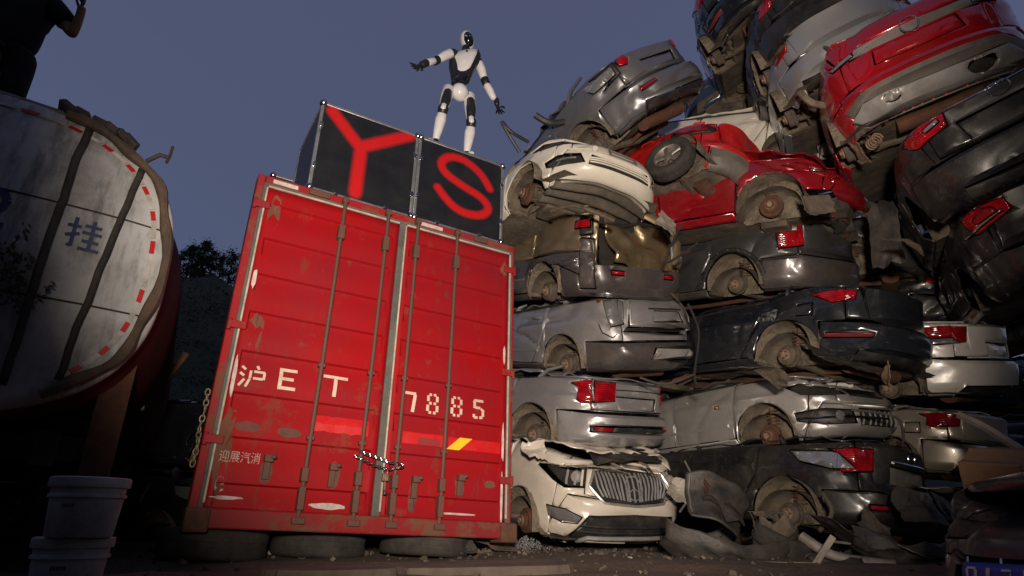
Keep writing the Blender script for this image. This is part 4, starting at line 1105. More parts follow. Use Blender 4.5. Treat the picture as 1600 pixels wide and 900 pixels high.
        if exhaust:
            L = s.L/2; b = s.z0
            mb = MB(); mb.tube([(-L+.5, -.35, b-.01), (-L+.5, .35, b-.01)], [(.1, .07), (.1, .07)], 12); mb.build('muffler', M_RUST, s.root)
            mb = MB(); mb.tube([(-L+.55, .1, b), (-.9, .18, b-.0), (-.3, .05, b-.0), (.9, .05, b-.0)], .028, 8); mb.build('exhaust_pipe', M_RUST, s.root)
            mb = MB(); mb.tube([(s.xr, -.6, b+.05), (s.xr+.06, 0, b+.0), (s.xr, .6, b+.05)], [.05, .045, .05], 8); mb.build('rear_axle', M_UNDER, s.root)
            mb = MB(); mb.box((s.xf-.05, 0, b+.0), (.3, 1.0, .09)); mb.build('engine_cradle', M_UNDER, s.root, bevel=.02)
    def tube(s, name, specs, r, mat, off=.01, n=6, sub=4):
        uvs = [s.uv(p) for p in specs]; pts = []
        for a, b_ in zip(uvs[:-1], uvs[1:]):
            if b_.x-a.x > s.P/2: b_ = Vector((b_.x-s.P, b_.y))
            if a.x-b_.x > s.P/2: b_ = Vector((b_.x+s.P, b_.y))
            for k in range(sub): q = a.lerp(b_, k/sub); pts.append(s.surf(q.x % s.P, q.y/HN, off))
        q = uvs[-1]; pts.append(s.surf(q.x, q.y/HN, off))
        mb = MB(); mb.tube(pts, r, n); return mb.build(name, mat, s.root)
    def taillamp(s, sd, x_tip, z_tip, y_in, z_lo, z_hi, white=None):
        """lamp that wraps from the flank (tip at x_tip) round the corner to y_in on the tail"""
        sy = 1 if sd == 'L' else -1; L = s.L/2; xq = L*(1-((s.W/2-.2)/(s.W/2))**s.nr)**(1/s.nr)
        pts = [(sd, x_tip, z_tip), (sd, x_tip-.12, z_hi-.02), ('B', sy*(s.W/2-.22), z_hi), ('B', sy*y_in, z_hi-.015), ('B', sy*(y_in+.02), z_lo+.03), ('B', sy*(s.W/2-.2), z_lo), (sd, -min(L-.2, xq-.05), z_lo+.03), (sd, x_tip-.1, z_tip-.05)]
        s.poly('tail_lamp', pts, M_TAIL, off=.012, solid=.03)
        if white: s.poly('reversing_lamp', [('B', sy*p[0], p[1]) for p in white], M_LENS, off=.016, solid=.02)
    def ellipse_emblem(s, spec, rx, rz, mat=None, bars=True):
        q = s.uv(spec)
        pts = []
        for k in range(20): a = 2*PI*k/20; pts.append(s.surf((q.x+rx*math.cos(a)) % s.P, (q.y+rz*math.sin(a))/HN, .012))
        mb = MB(); mb.tube(pts, .007, 6, closed=True); o = mb.build('emblem', mat or M_CHROME, s.root)
        if bars:
            for a0 in (PI/2, PI/2+2*PI/3, PI/2+4*PI/3):
                mb = MB(); mb.tube([s.surf(q.x % s.P, q.y/HN, .014), s.surf((q.x+rx*math.cos(a0)) % s.P, (q.y+rz*math.sin(a0))/HN, .014)], .006, 5); mb.build('emblem_bar', mat or M_CHROME, o)
        return o
P_CREAM = paint('cream_paint', (.64, .58, .49), 0, .3, 0.22, 1, coat=.5)
P_SILVER = paint('silver_paint', (.42, .42, .43), 0.6, .3, 0.37, 2)
P_GREY = paint('mid_grey_paint', (.44, .43, .44), 0.6, .34, 0.43, 3)
P_GOLD = paint('gold_brown_paint', (.27, .2, .115), 0.55, .34, 0.50, 4)
P_DKTRIM = paint('dark_lower_trim', (.07, .06, .062), .2, .36, 0.43, 5)
P_WHITE = paint('white_paint', (.7, .65, .56), 0, .3, 0.22, 6)
P_GRAPH = paint('graphite_paint', (.2, .2, .215), 0.6, .32, 0.19, 7)
P_BLACK = paint('black_paint', (.011, .011, .013), 0, .34, .2, 8, coat=.35)
P_NAVY = paint('navy_black_paint', (.011, .014, .02), 0, .2, 0.09, 9, coat=1)
P_SILVER2 = paint('champagne_silver_paint', (.54, .52, .5), 0.6, .32, 0.37, 10)
P_DKGREY = paint('dark_grey_paint', (.075, .075, .08), 0.5, .3, 0.31, 11)
P_RED2 = paint('dark_red_paint', (.3, .006, .014), .25, .22, 0.14, 12, coat=1)
P_RED3 = paint('bright_red_paint', (.48, .01, .012), 0, .25, 0.12, 13, coat=.9)
P_REDSUV = paint('crimson_paint', (.42, .006, .014), .15, .2, 0.11, 14, coat=1)
P_SILVER3 = paint('cool_silver_paint', (.42, .42, .43), 0.55, .34, 0.22, 15)
P_PEARL = paint('pearl_white_paint', (.72, .69, .65), .1, .28, 0.15, 16, coat=.9)
P_CHAMP = paint('champagne_paint', (.5, .45, .37), .45, .3, 0.19, 17)
P_BLUE = paint('dark_blue_paint', (.035, .06, .095), .4, .3, 0.22, 18)
P_BROWNROOF = grime('grimy_panel', (.1, .085, .07), (.045, .038, .032), 4, .8, .2, .4)

# --- left stack ------------------------------------------------------------
def car_cream():
    c = Car('suv_wreck', 'cream white SUV with vertical chrome grille at the bottom of the left stack', (.35, 8.80, .25), (.2, 11.4, -66.2), P_CREAM, W=1.9, zf=1.0, zc=1.12, zb=1.1, zr=1.1, nf=3.6, cut='B', seed=1, crumple=.012, roofmat=P_BROWNROOF, hood=False)
    c.standard(); c.front()
    lo = [('F', -.78, .26), ('F', .78, .26), ('F', .62, .5), ('F', -.62, .5)]
    c.poly('lower_intake', [('F', -.7, .27), ('F', -.62, .36), ('F', -.5, .52), ('F', 0, .54), ('F', .5, .52), ('F', .62, .36), ('F', .7, .27), ('F', 0, .24)], M_PLASTIC, off=-.035)
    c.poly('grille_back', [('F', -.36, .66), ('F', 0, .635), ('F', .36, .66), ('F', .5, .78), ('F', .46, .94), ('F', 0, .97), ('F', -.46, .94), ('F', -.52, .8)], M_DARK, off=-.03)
    for sy in (-1, 1):
        sd = 'L' if sy > 0 else 'R'
        c.poly('lamp_opening', [('F', sy*.56, .78), ('F', sy*.72, .76), (sd, 1.86, .82), (sd, 1.6, .94), (sd, 1.9, .96), ('F', sy*.7, .965), ('F', sy*.56, .95)], M_DARK, off=-.09)
        c.poly('fog_lamp', [('F', sy*.56, .5), ('F', sy*.6, .43), ('F', sy*.72, .42), (sd, 1.84, .46), (sd, 1.8, .56), ('F', sy*.7, .555)], M_LENS, off=.006)
        c.poly('lower_valance', [('F', sy*.52, .2), ('F', sy*.6, .27), ('F', sy*.8, .28), (sd, 1.83, .28), (sd, 1.83, .2)], M_PLASTIC, off=.008)
    c.circle('L', c.xf, c.hub_z, c.arch); c.circle('R', c.xf, c.hub_z, c.arch); c.circle('R', c.xr, c.hub_z, c.arch)
    c.build()
    for i in range(19):
        y = -.46+.92*i/18; e = abs(y)/.5
        if abs(y) < .1: zt_ = .0
        c.tube('grille_slat', [('F', y*.8, .665+.05*e), ('F', y*.92, .8), ('F', y, .935)], .011, M_SLAT, .008, 6, 3)
    c.tube('grille_frame', [('F', -.47, .945), ('F', -.52, .8), ('F', -.36, .655), ('F', 0, .63), ('F', .36, .655), ('F', .52, .8), ('F', .47, .945)], .014, M_SLAT, .01, 6, 5)
    c.ellipse_emblem(('F', 0, .8), .1, .1, M_SLAT)
    for sy in (-1, 1):
        for y in (.6, .66, .72): c.tube('lamp_bracket', [('F', sy*y, .785), ('F', sy*(y+.01), .95)], .014, M_SILVERPL if y > .62 else P_CREAM, -.05)
        p = c.on(('F', sy*.68, .87), -.06); mb = MB(); mb.lathe([(0, .0), (.05, .01), (.062, .04), (.062, .05)], 16, Matrix.Translation(p) @ Matrix.Rotation(R(90), 4, 'Y')); mb.build('lamp_bowl', M_SILVERPL, c.root)
    c.tube('skid_lip', [('F', -.62, .245), ('F', -.5, .3), ('F', 0, .305), ('F', .5, .3), ('F', .62, .245)], .022, M_SILVERPL, .0, 8, 5)
    for z in (.36, .42): c.tube('intake_bar', [('F', -.58, z), ('F', 0, z), ('F', .58, z)], .011, M_PLASTIC, .0, 6, 5)
    c.tube('radiator_support', [('F', -.86, .985), ('F', -.5, 1.0), ('F', -.2, 1.03), ('F', .2, 1.02), ('F', .62, .98)], .03, P_CREAM, -.03, 8, 5)
    c.sheet('crumpled_bonnet', 1.0, 1.98, P_CREAM, .02, .03, .07, 40, 36, -.05, 4)
    c.sheet('slam_panel', 1.75, 2.13, M_PLASTIC, .02, .02, .06, 20, 30, -.1, 3)
    c.running_gear([('R', 'f', 0), ('L', 'f', 0)], False); return c
car_cream()

def car_sil():
    c = Car('sedan_wreck', 'silver grey sedan tail with red lamps, second from the ground in left stack', (.05, 8.74, 1.13), (-4.1, -8.1, 128.7), P_GREY, nr=3.6, seed=2, crumple=.01, dents=((-1.95, .82, .62, .3, .035),))
    c.standard(); c.rear()
    c.taillamp('L', -1.82, .9, .34, .68, .94); c.taillamp('R', -1.82, .9, .5, .68, .94)
    c.poly('lamp_divider', [('B', .62, .95), ('B', .605, .7), ('B', .59, .7), ('B', .6, .95)], P_GREY, off=.02)
    c.poly('plate_recess', c.ring([('B', .3, .62), ('B', .34, .76)], [('B', -.3, .62), ('B', -.34, .76)], 'B'), P_GREY, off=-.022, raw=True)
    c.poly('bumper_strip', c.ring([('B', .62, .38), ('B', .62, .44)], [('B', -.72, .38), ('B', -.72, .44)], 'B'), M_PLASTIC, off=-.008, raw=True)
    for y in (.5, -.58): c.poly('reflector', [('B', y-.09, .39), ('B', y+.09, .395), ('B', y+.09, .435), ('B', y-.09, .43)], M_TAIL, off=.012)
    for ax in (c.xr, c.xf): c.circle('L', ax, c.hub_z, c.arch); c.circle('R', ax, c.hub_z, c.arch)
    c.build(); c.tube('boot_crease', [('B', .6, .83), ('B', 0, .84), ('B', -.6, .83)], .007, M_DARK, .004, 5, 6)
    c.running_gear([('L', 'r', 0)]); return c
car_sil()

def car_hatch():
    c = Car('hatchback_wreck', 'dull silver hatchback with sprung tailgate and rust brown hub, third up the left stack', (.62, 8.96, 2.18), (-9.7, -12.3, 123.5), P_GREY, trim=P_DKTRIM, zb=1.02, zr=1.12, tall=True, nr=3.6, seed=3, crumple=.022, dents=((-2.0, .3, .7, .35, .06), (-1.9, .8, .6, .3, .04)))
    c.standard(); c.rear(trunk=False)
    c.poly('tailgate', c.ring([('B', .5, .72), ('B', .45, 2.5)], [('B', -.66, .70), ('B', -.6, 2.5)], 'B'), P_GREY, off=.055, raw=True)
    c.poly('tail_lamp', [('L', -1.88, 1.06), ('B', .66, 1.08), ('B', .56, 1.05), ('B', .55, .78), ('B', .66, .74), ('L', -1.96, .84)], M_LENS, off=.014, solid=.03)
    c.poly('gate_gap', c.ring([('B', .56, .69), ('B', .52, .74)], [('B', -.6, .67), ('B', -.62, .72)], 'B'), M_DARK, off=-.05, raw=True)
    c.poly('plate_recess', c.ring([('B', .15, .8), ('B', .12, .93)], [('B', -.38, .8), ('B', -.36, .93)], 'B'), P_GREY, off=.03, raw=True)
    c.poly('bumper_insert', c.ring([('B', .25, .36), ('B', .2, .5)], [('B', -.66, .34), ('B', -.64, .47)], 'B'), M_SILVERPL, off=.03, raw=True)
    for ax in (c.xr, c.xf): c.circle('L', ax, c.hub_z, c.arch+.01); c.circle('R', ax, c.hub_z, c.arch)
    c.build(); c.tube('gate_slot', [('B', .2, .955), ('B', -.4, .95)], .011, M_DARK, .06, 5, 6)
    c.tube('loose_wire', [('B', .72, .78), ('B', .7, .68), ('B', .64, .62), ('B', .62, .66)], .006, M_DARK, .04, 5, 5)
    c.running_gear([('L', 'r', 0)]); return c
car_hatch()

def car_van():
    c = Car('minivan_wreck', 'two tone gold and dark grey minivan with its tailgate torn open', (.51, 8.63, 3.01), (-6.1, -14.5, 117.2), P_GOLD, trim=P_DKTRIM, W=1.72, zb=1.1, zr=1.24, nr=4.6, tall=True, seed=4, crumple=.018, dents=((-.9, .86, .9, .4, .06),), roofmat=P_GOLD)
    c.rear_prof = REAR
    c.standard(fuel=None); c.bump_mid = .56; c.rear(trunk=False)
    for sd in 'LR': c.poly('lower_flank', [(sd, -2.0, .45), (sd, -2.1, .72), (sd, -1.0, .74), (sd, .9, .7), (sd, .9, .3), (sd, -.9, .3), (sd, -1.0, .6), (sd, -1.65, .6)], P_DKTRIM, off=.004)
    c.poly('corner_cover', [('L', -1.98, .3), ('L', -1.98, .86), ('B', .72, .88), ('B', .62, .86), ('B', .62, .5), ('B', .6, .3)], P_DKTRIM, off=.004)
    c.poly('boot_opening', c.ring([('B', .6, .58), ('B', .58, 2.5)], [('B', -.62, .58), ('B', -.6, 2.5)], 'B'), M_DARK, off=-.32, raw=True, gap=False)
    c.poly('tail_lamp', [('L', -1.93, 1.14), ('B', .74, 1.16), ('B', .645, 1.14), ('B', .64, .92), ('B', .72, .9), ('L', -1.98, .92)], M_PLASTIC, off=.014, solid=.03)
    c.poly('tail_lamp_lens', [('B', .76, 1.1), ('B', .665, 1.1), ('B', .66, 1.0), ('B', .76, .99)], M_TAIL, off=.022, solid=.02)
    for y in (.36, -.36): c.poly('reflector', [('B', y-.08, .455), ('B', y+.08, .46), ('B', y+.08, .51), ('B', y-.08, .505)], M_TAIL, off=.016)
    for ax in (c.xr, c.xf): c.circle('L', ax, c.hub_z, c.arch); c.circle('R', ax, c.hub_z, c.arch)
    c.build()
    # the crushed tailgate hangs inside the opening, with a bent door frame beside it
    def gate(a, b_):
        q = Vector((-2.12+.25*b_+.14*noise.noise(Vector((a*3, b_*3, 2))), .34-.98*a+.06*noise.noise(Vector((a*4, b_*2, 8))), .62+.62*b_-.34*a+.16*noise.noise(Vector((a*2.6, b_*2.6, 5)))+.3*a*b_))
        return q
    mb = MB(); mb.grid(gate, 26, 18); mb.build('torn_tailgate', paint('bright_gold_paint', (.42, .32, .19), .8, .25, .25, 21), c.root, solid=.02, angle=50)
    mb = MB(); mb.tube([c.on(('B', -.45, .62), .02), c.on(('B', -.55, .9), .05), c.on(('B', -.3, 1.1), .03), c.on(('B', -.05, 1.22), .0)], [(.06, .03)]*4, 8); mb.build('bent_gate_frame', P_GOLD, c.root)
    mb = MB(); mb.tube([c.on(('B', -.72, 1.12), .03), c.on(('B', -.55, .8), .04), c.on(('B', -.62, .6), .02)], .009, 6); mb.build('loose_cable', M_DARK, c.root)
    def bag(a, b_):
        p = c.on(('B', -.72+.26*a, .62+.3*b_), .08*math.sin(PI*a)*math.sin(PI*b_)+.03*noise.noise(Vector((a*4, b_*4, 1)))); return p
    mb = MB(); mb.grid(bag, 14, 14); mb.build('corner_panel', P_SILVER, c.root, solid=.01, angle=60)
    c.running_gear([('L', 'r', 0)]); return c
car_van()

def car_wh():
    c = Car('sedan_wreck', 'white sedan nose seen from below with a black mesh fog lamp recess', (.21, 7.89, 3.38), (-5.9, -3.3, -64.6), P_WHITE, zf=.78, zc=.95, nf=3.2, cut='B', seed=5, crumple=.01, roofmat=P_BROWNROOF)
    c.standard(); c.front()
    for sy in (-1, 1):
        sd = 'L' if sy > 0 else 'R'
        c.poly('lamp_opening', [('F', sy*.36, .675), ('F', sy*.62, .67), (sd, 1.72, .7), (sd, 1.45, .84), (sd, 1.65, .87), ('F', sy*.66, .80), ('F', sy*.36, .775)], M_PLASTIC, off=-.03)
        c.poly('fog_recess', [('F', sy*.44, .37), ('F', sy*.66, .38), (sd, 1.78, .42), (sd, 1.76, .5), ('F', sy*.66, .53), ('F', sy*.48, .5)], M_PLASTIC, off=-.03)
    c.poly('upper_grille', c.ring([('F', .42, .69), ('F', .44, .8)], [('F', -.42, .69), ('F', -.44, .8)], 'F'), M_PLASTIC, off=-.03, raw=True)
    c.poly('lower_grille', c.ring([('F', .4, .35), ('F', .37, .47)], [('F', -.4, .35), ('F', -.37, .47)], 'F'), M_DARK, off=-.03, raw=True)
    c.circle('R', c.xf, c.hub_z, c.arch); c.circle('L', c.xf, c.hub_z, c.arch); c.circle('R', c.xr, c.hub_z, c.arch)
    c.build()
    for z in (.385, .41, .44): c.tube('grille_bar', [('F', -.39, z), ('F', 0, z), ('F', .39, z)], .009, P_WHITE, -.012, 6, 5)
    for z in (.6, .525): c.tube('plate_bracket', [('F', -.16, z), ('F', .18, z)], .008, M_GREYTRIM, .016, 5, 4)
    for y in (-.16, .18): c.tube('plate_bracket', [('F', y, .61), ('F', y, .515)], .012, M_GREYTRIM, .018, 5, 3)
    for sy in (-1, 1): c.tube('daylight_strip', [('F', sy*.52, .45), ('F', sy*.66, .46)], .011, M_LENS, -.008, 6, 4)
    p = c.on(('F', -.33, .585), .004); mb = MB(); mb.lathe([(0, .012), (.03, .012), (.036, 0)], 14, Matrix.Translation(p) @ Vector((1, -.35, 0)).to_track_quat('Z', 'Y').to_matrix().to_4x4()); mb.build('tow_cover', P_WHITE, c.root)
    # undertray with louvres behind the bumper
    def tray(a, b_):
        y = -.62+1.24*a; x = 1.35+.74*b_*(1-.25*(2*a-1)**2); return Vector((x, y, .215+.03*math.sin(b_*PI*7)*(1 if b_ > .15 else 0)+.02*noise.noise(Vector((x*3, y*3, 1)))))
    mb = MB(); mb.grid(tray, 24, 56); mb.build('undertray', grime('dusty_black_tray', (.05, .045, .04), (.12, .095, .072), 5, .7, 0, .2), c.root, solid=.01)
    c.running_gear([('R', 'f', 0), ('L', 'f', 0)]); return c
c_ = car_wh()
# yellow sticker on the white wing beside the cases
mb = MB(); u0 = c_.uv(('R', 1.0, .78)); 
mb.grid(lambda a, b_: c_.surf(u0.x-.1*a, (u0.y+.16*b_)/HN, .012), 5, 5); o = mb.build('paint_mark', plain('yellow_paint_mark', (.75, .5, .05), .5), c_.root)

def car_top():
    c = Car('sedan_wreck', 'graphite sedan tail tilted on top of the left stack against the sky', (1.17, 7.84, 4.52), (-36, 4, 114), P_GRAPH, seed=6, crumple=.012, dents=((-1.95, .8, .72, .22, .05), (-2.2, .5, .42, .15, .03)), nr=3.8, roofmat=P_GRAPH)
    c.standard(); c.rear()
    c.poly('tail_lamp', [('L', -1.86, .9), ('B', .78, .95), ('B', .6, .93), ('B', .6, .76), ('B', .74, .72), ('L', -1.95, .76)], M_PLASTIC, off=.01, solid=.03)
    c.poly('lamp_cluster', [('B', .8, .9), ('B', .635, .89), ('B', .63, .78), ('B', .77, .77)], M_LENS, off=.02, solid=.02)
    for sy in (-1, 1): c.poly('inner_tail_lamp', [('B', sy*.58, .94), ('B', sy*.47, .93), ('B', sy*.44, .86), ('B', sy*.49, .8), ('B', sy*.58, .83)], M_TAIL, off=.012)
    c.poly('reflector', [('B', .54, .49), ('B', .34, .49), ('B', .34, .45), ('B', .54, .445)], M_TAIL, off=.014)
    c.poly('plate_recess', c.ring([('B', .26, .64), ('B', .3, .78)], [('B', -.26, .64), ('B', -.3, .78)], 'B'), P_GRAPH, off=-.02, raw=True)
    for ax in (c.xr, c.xf): c.circle('L', ax, c.hub_z, c.arch); c.circle('R', ax, c.hub_z, c.arch)
    c.build(); c.running_gear([('L', 'r', 0)]); return c
car_top()

# --- middle stack ----------------------------------------------------------
def car_blk():
    c = Car('hatchback_wreck', 'black hatchback tail with a clear and red lamp at the bottom of the middle stack', (2.86, 8.41, .08), (4.2, -3., 121.7), P_BLACK, zb=1.02, zr=1.08, nr=3.2, tall=True, seed=7, crumple=.012, dents=((-2.0, .6, .72, .2, .03),))
    c.rear_prof = REAR
    c.standard(); c.rear()
    c.taillamp('L', -1.74, .98, .5, .74, 1.0, white=[(.83, .96), (.7, .95), (.62, .78), (.72, .77), (.8, .84)]); c.taillamp('R', -1.8, .98, .5, .76, 1.0)
    c.poly('plate_recess', c.ring([('B', .36, .66), ('B', .34, .84)], [('B', -.36, .66), ('B', -.34, .84)], 'B'), M_GREYTRIM, off=-.025, raw=True)
    for y in (.5, -.5): c.poly('reflector', [('B', y-.07, .4), ('B', y+.07, .4), ('B', y+.07, .45), ('B', y-.07, .45)], M_TAIL, off=.014)
    for ax in (c.xr, c.xf): c.circle('L', ax, c.hub_z, c.arch+.02); c.circle('R', ax, c.hub_z, c.arch)
    c.build(); c.ellipse_emblem(('B', 0, .95), .06, .05, bars=False); c.tube('gate_handle', [('B', .3, .88), ('B', -.3, .88)], .014, M_CHROME, .008, 6, 5)
    c.running_gear([('L', 'r', 0)]); return c
car_blk()

def car_sil2():
    c = Car('sedan_wreck', 'silver sedan nose with half torn bumper and empty lamp hole, second up middle stack', (2.91, 8.73, .91), (2.2, -.8, -59.4), P_SILVER2, zf=.8, zc=.97, nf=4.0, cut='B', seed=8, crumple=.01, roofmat=P_BROWNROOF)
    c.standard(); c.front()
    for sy in (-1, 1):
        sd = 'L' if sy > 0 else 'R'
        c.poly('lamp_opening', [('F', sy*.4, .68), ('F', sy*.66, .67), (sd, 1.85, .7), (sd, 1.68, .8), (sd, 1.82, .83), ('F', sy*.7, .79), ('F', sy*.4, .765)], M_DARK, off=-.06)
        c.poly('fog_recess', [('F', sy*.4, .36), ('F', sy*.66, .36), (sd, 1.76, .42), (sd, 1.74, .51), ('F', sy*.66, .53), ('F', sy*.44, .5)], M_PLASTIC, off=-.02)
    c.poly('upper_grille', c.ring([('F', .36, .66), ('F', .4, .8)], [('F', -.36, .66), ('F', -.4, .8)], 'F'), M_PLASTIC, off=-.03, raw=True)
    c.poly('lower_grille', c.ring([('F', .36, .34), ('F', .36, .52)], [('F', -.36, .34), ('F', -.36, .52)], 'F'), M_DARK, off=-.04, raw=True)
    c.poly('torn_corner', [('F', .3, .2), ('F', .32, .6), ('F', .7, .6), ('L', 1.9, .55), ('L', 1.85, .2)], M_PLASTIC, off=-.07)
    c.circle('R', c.xf, c.hub_z, c.arch+.01); c.circle('L', c.xf, c.hub_z, c.arch); c.circle('R', c.xr, c.hub_z, c.arch)
    c.poly('side_marker', [('R', .72, .7), ('R', .79, .7), ('R', .79, .73), ('R', .72, .73)], M_AMBER, off=.008)
    c.build()
    for z in (.69, .72, .75, .78): c.tube('grille_bar', [('F', -.36, z), ('F', 0, z+.01), ('F', .36, z)], .009, M_CHROME, -.01, 6, 5)
    c.tube('fog_trim', [('R', 1.76, .45), ('F', -.66, .43), ('F', -.36, .42), ('F', .1, .42)], .014, M_CHROME, .004, 6, 5)
    for y in (-.3, -.2, -.1, 0, .1, .2, .3): c.tube('intake_rib', [('F', y, .35), ('F', y, .5)], .009, M_SILVERPL, -.01, 5, 3)
    p = c.on(('F', -.58, .44), .0); mb = MB(); mb.lathe([(0, .03), (.04, .024), (.055, 0)], 14, Matrix.Translation(p) @ Vector((1, -.3, 0)).to_track_quat('Z', 'Y').to_matrix().to_4x4()); mb.build('fog_lamp', M_LENS, c.root)
    for i in range(9):
        y = -.2+.09*i; mb = MB(); q0 = c.on(('F', y, .80), -.02); mb.tube([q0, q0+Vector((-.1, .04, .06)), q0+Vector((-.26, .1, .075))], [(.012, .03), (.012, .035), (.01, .03)], 6); mb.build('crushed_rib', M_SILVERPL, c.root)
    c.running_gear([('R', 'f', 0), ('L', 'f', 0)]); return c
car_sil2()

def car_navy():
    c = Car('sedan_wreck', 'glossy black sedan tail with a pointed red lamp, third up the middle stack', (3.09, 8.12, 1.80), (3., -6.3, 116.1), P_NAVY, zb=.98, zr=1.06, nr=2.9, seed=9, crumple=.008)
    c.standard(); c.rear()
    c.taillamp('L', -1.55, .98, .55, .84, .99); c.taillamp('R', -1.55, .98, .55, .84, .99)
    for sy in (-1, 1): c.poly('reflector', [('B', sy*.72, .46), ('B', sy*.48, .45), ('B', sy*.46, .5), ('B', sy*.7, .51)], grime('dull_red_reflector', (.22, .03, .035), (.12, .03, .03), 9, .4, 0, 0), off=.012)
    for ax in (c.xr, c.xf): c.circle('L', ax, c.hub_z, c.arch+.03); c.circle('R', ax, c.hub_z, c.arch)
    c.poly('scuffed_patch', [('L', -.98, .72), ('L', -1.2, .7), ('L', -1.22, .84), ('L', -1.0, .86)], grime('scuffed_black', (.012, .014, .02), (.3, .3, .3), 14, .5, 0, 0, .5, .7), off=.003, gap=False)
    c.poly('fuel_flap', [('L', -1.45, .72), ('L', -1.62, .72), ('L', -1.62, .86), ('L', -1.45, .86)], P_NAVY, off=.002)
    c.build(); c.running_gear([('L', 'r', 0)]); return c
car_navy()

def car_dkgrey():
    c = Car('suv_wreck', 'dark grey SUV tail with an upright red lamp, below the dark red car', (2.81, 8.90, 3.11), (-7.2, -10.6, 122.6), P_DKGREY, trim=P_DKTRIM, W=1.8, zb=1.08, zr=1.18, nr=3.8, tall=True, hub_z=.35, arch=.38, seed=10, crumple=.016)
    c.rear_prof = REAR
    c.standard(); c.bump_mid = .62; c.rear()
    c.poly('tail_lamp', [('L', -1.86, 1.08), ('B', .74, 1.09), ('B', .56, 1.07), ('B', .56, .74), ('B', .74, .72), ('L', -1.9, .74)], M_TAIL, off=.016, solid=.03)
    c.poly('lamp_sticker', [('B', .8, .99), ('B', .62, .98), ('B', .62, .93), ('B', .8, .94)], M_SILVERPL, off=.024, solid=.01, gap=False)
    for ax in (c.xr, c.xf): c.circle('L', ax, c.hub_z, c.arch+.03); c.circle('R', ax, c.hub_z, c.arch)
    c.build()
    u = [c.uv(('L', c.xr+(c.arch+.05)*math.cos(R(a)), c.hub_z+(c.arch+.05)*math.sin(R(a)))) for a in range(10, 171, 10)]
    mb = MB(); mb.tube([c.surf(q.x, q.y/HN, .012) for q in u], [(.022, .03)]*len(u), 8); mb.build('arch_trim', M_PLASTIC, c.root)
    for q in u[::2]:
        mb = MB(); mb.lathe([(0, .008), (.008, .006), (.009, 0)], 8, Matrix.Translation(c.surf(q.x, q.y/HN, .045)) @ Matrix.Rotation(R(-90), 4, 'X')); mb.build('trim_clip', M_LENS, c.root)
    c.running_gear([('L', 'r', 0)]); return c
car_dkgrey()

def car_dred():
    c = Car('coupe_wreck', 'dark red car front with a missing bumper and dusty empty wheel arch', (2.34, 7.8, 3.54), (2.8, 5.6, -37.4), P_RED2, zf=.76, zc=1.0, zb=1.0, zr=1.0, nf=2.7, cut='B', seed=11, crumple=.014, dents=((.6, -.86, .6, .35, .05),), hub_z=.34, arch=.37)
    c.standard(); c.front()
    c.poly('bumper_stub', c.ring([('L', c.xf+.38, .0), ('F', .6, .5)], [('R', c.xf+.38, .0), ('F', -.72, .5)], 'F'), grime('crash_bar', (.1, .085, .07), (.05, .04, .035), 5, .8, .3, .4), off=-.16, raw=True)
    for sy in (-1, 1):
        sd = 'L' if sy > 0 else 'R'
        c.poly('headlamp', [('F', sy*.48, .63), ('F', sy*.58, .64), (sd, 1.8, .7), (sd, 1.5, .84), (sd, 1.66, .87), ('F', sy*.56, .8)], M_LENS if sy > 0 else P_RED2, off=.008, solid=.03)
    c.poly('side_marker', [('R', 1.78, .735), ('R', 1.9, .72), ('R', 1.9, .76), ('R', 1.8, .77)], M_LENS, off=.014)
    c.circle('R', c.xf, c.hub_z, c.arch+.02); c.circle('L', c.xf, c.hub_z, c.arch); c.circle('R', c.xr, c.hub_z, c.arch)
    c.build(); c.sheet('buckled_bonnet', 1.0, 2.05, P_RED2, .09, .06, .07, 26, 22, .03, 8)
    c.running_gear([('R', 'f', 0), ('L', 'f', 0)]); return c
car_dred()

def road_wheel(parent, loc, rot, r=.3, w=.2):
    t_ = tyre_mb(r, w).build('tyre', M_RUBBER, parent); t_.location = loc; t_.rotation_euler = rot
    mb = MB(); mb.lathe([(r*.62, -.06), (r*.63, .05), (r*.6, .075), (r*.55, .06), (r*.53, .0), (r*.5, -.05), (0, -.05)], 28); rim = mb.build('rim', M_ALLOY, t_)
    for k in range(5):
        a = 2*PI*k/5; ca, sa = math.cos(a), math.sin(a); mb = MB()
        mb.tube([(ca*.03, sa*.03, .055), (ca*r*.35, sa*r*.35, .05), (ca*r*.57, sa*r*.57, .045)], [(.036, .02), (.03, .018), (.04, .02)], 8); mb.build('spoke', M_ALLOY, t_)
    mb = MB(); mb.lathe([(.055, .03), (.052, .068), (.03, .076), (0, .076)], 16); mb.build('hub_cap', M_ALLOY, t_)
    return t_
def car_redh():
    c = Car('hatchback_wreck', 'bright red small hatchback with round tail lamp and its alloy wheel still on', (1.6, 7.8, 3.82), (19, 0.8, 130), P_RED3, trim=M_GREYTRIM, L=3.7, W=1.66, zb=1.0, zr=1.08, nr=2.8, xr=-1.22, xf=1.1, tall=True, seed=12, crumple=.01)
    c.rear_prof = REAR
    c.standard(); c.bump_mid = .5; c.rear()
    for sy in (-1, 1):
        c.poly('lamp_surround', [('B', sy*(.66+.15*math.cos(2*PI*k/12)), .86+.1*math.sin(2*PI*k/12)) for k in range(12)], M_PLASTIC, off=.012, solid=.03)
        c.poly('tail_lamp', [('B', sy*(.66+.085*math.cos(2*PI*k/12)), .86+.062*math.sin(2*PI*k/12)) for k in range(12)], M_TAIL, off=.03, solid=.02)
    for ax in (c.xr, c.xf): c.circle('L', ax, c.hub_z, c.arch); c.circle('R', ax, c.hub_z, c.arch)
    c.build(); c.running_gear([('L', 'r', 0)])
    road_wheel(c.root, (c.xr, .78, c.hub_z), (R(-90), 0, R(9))); return c
car_redh()

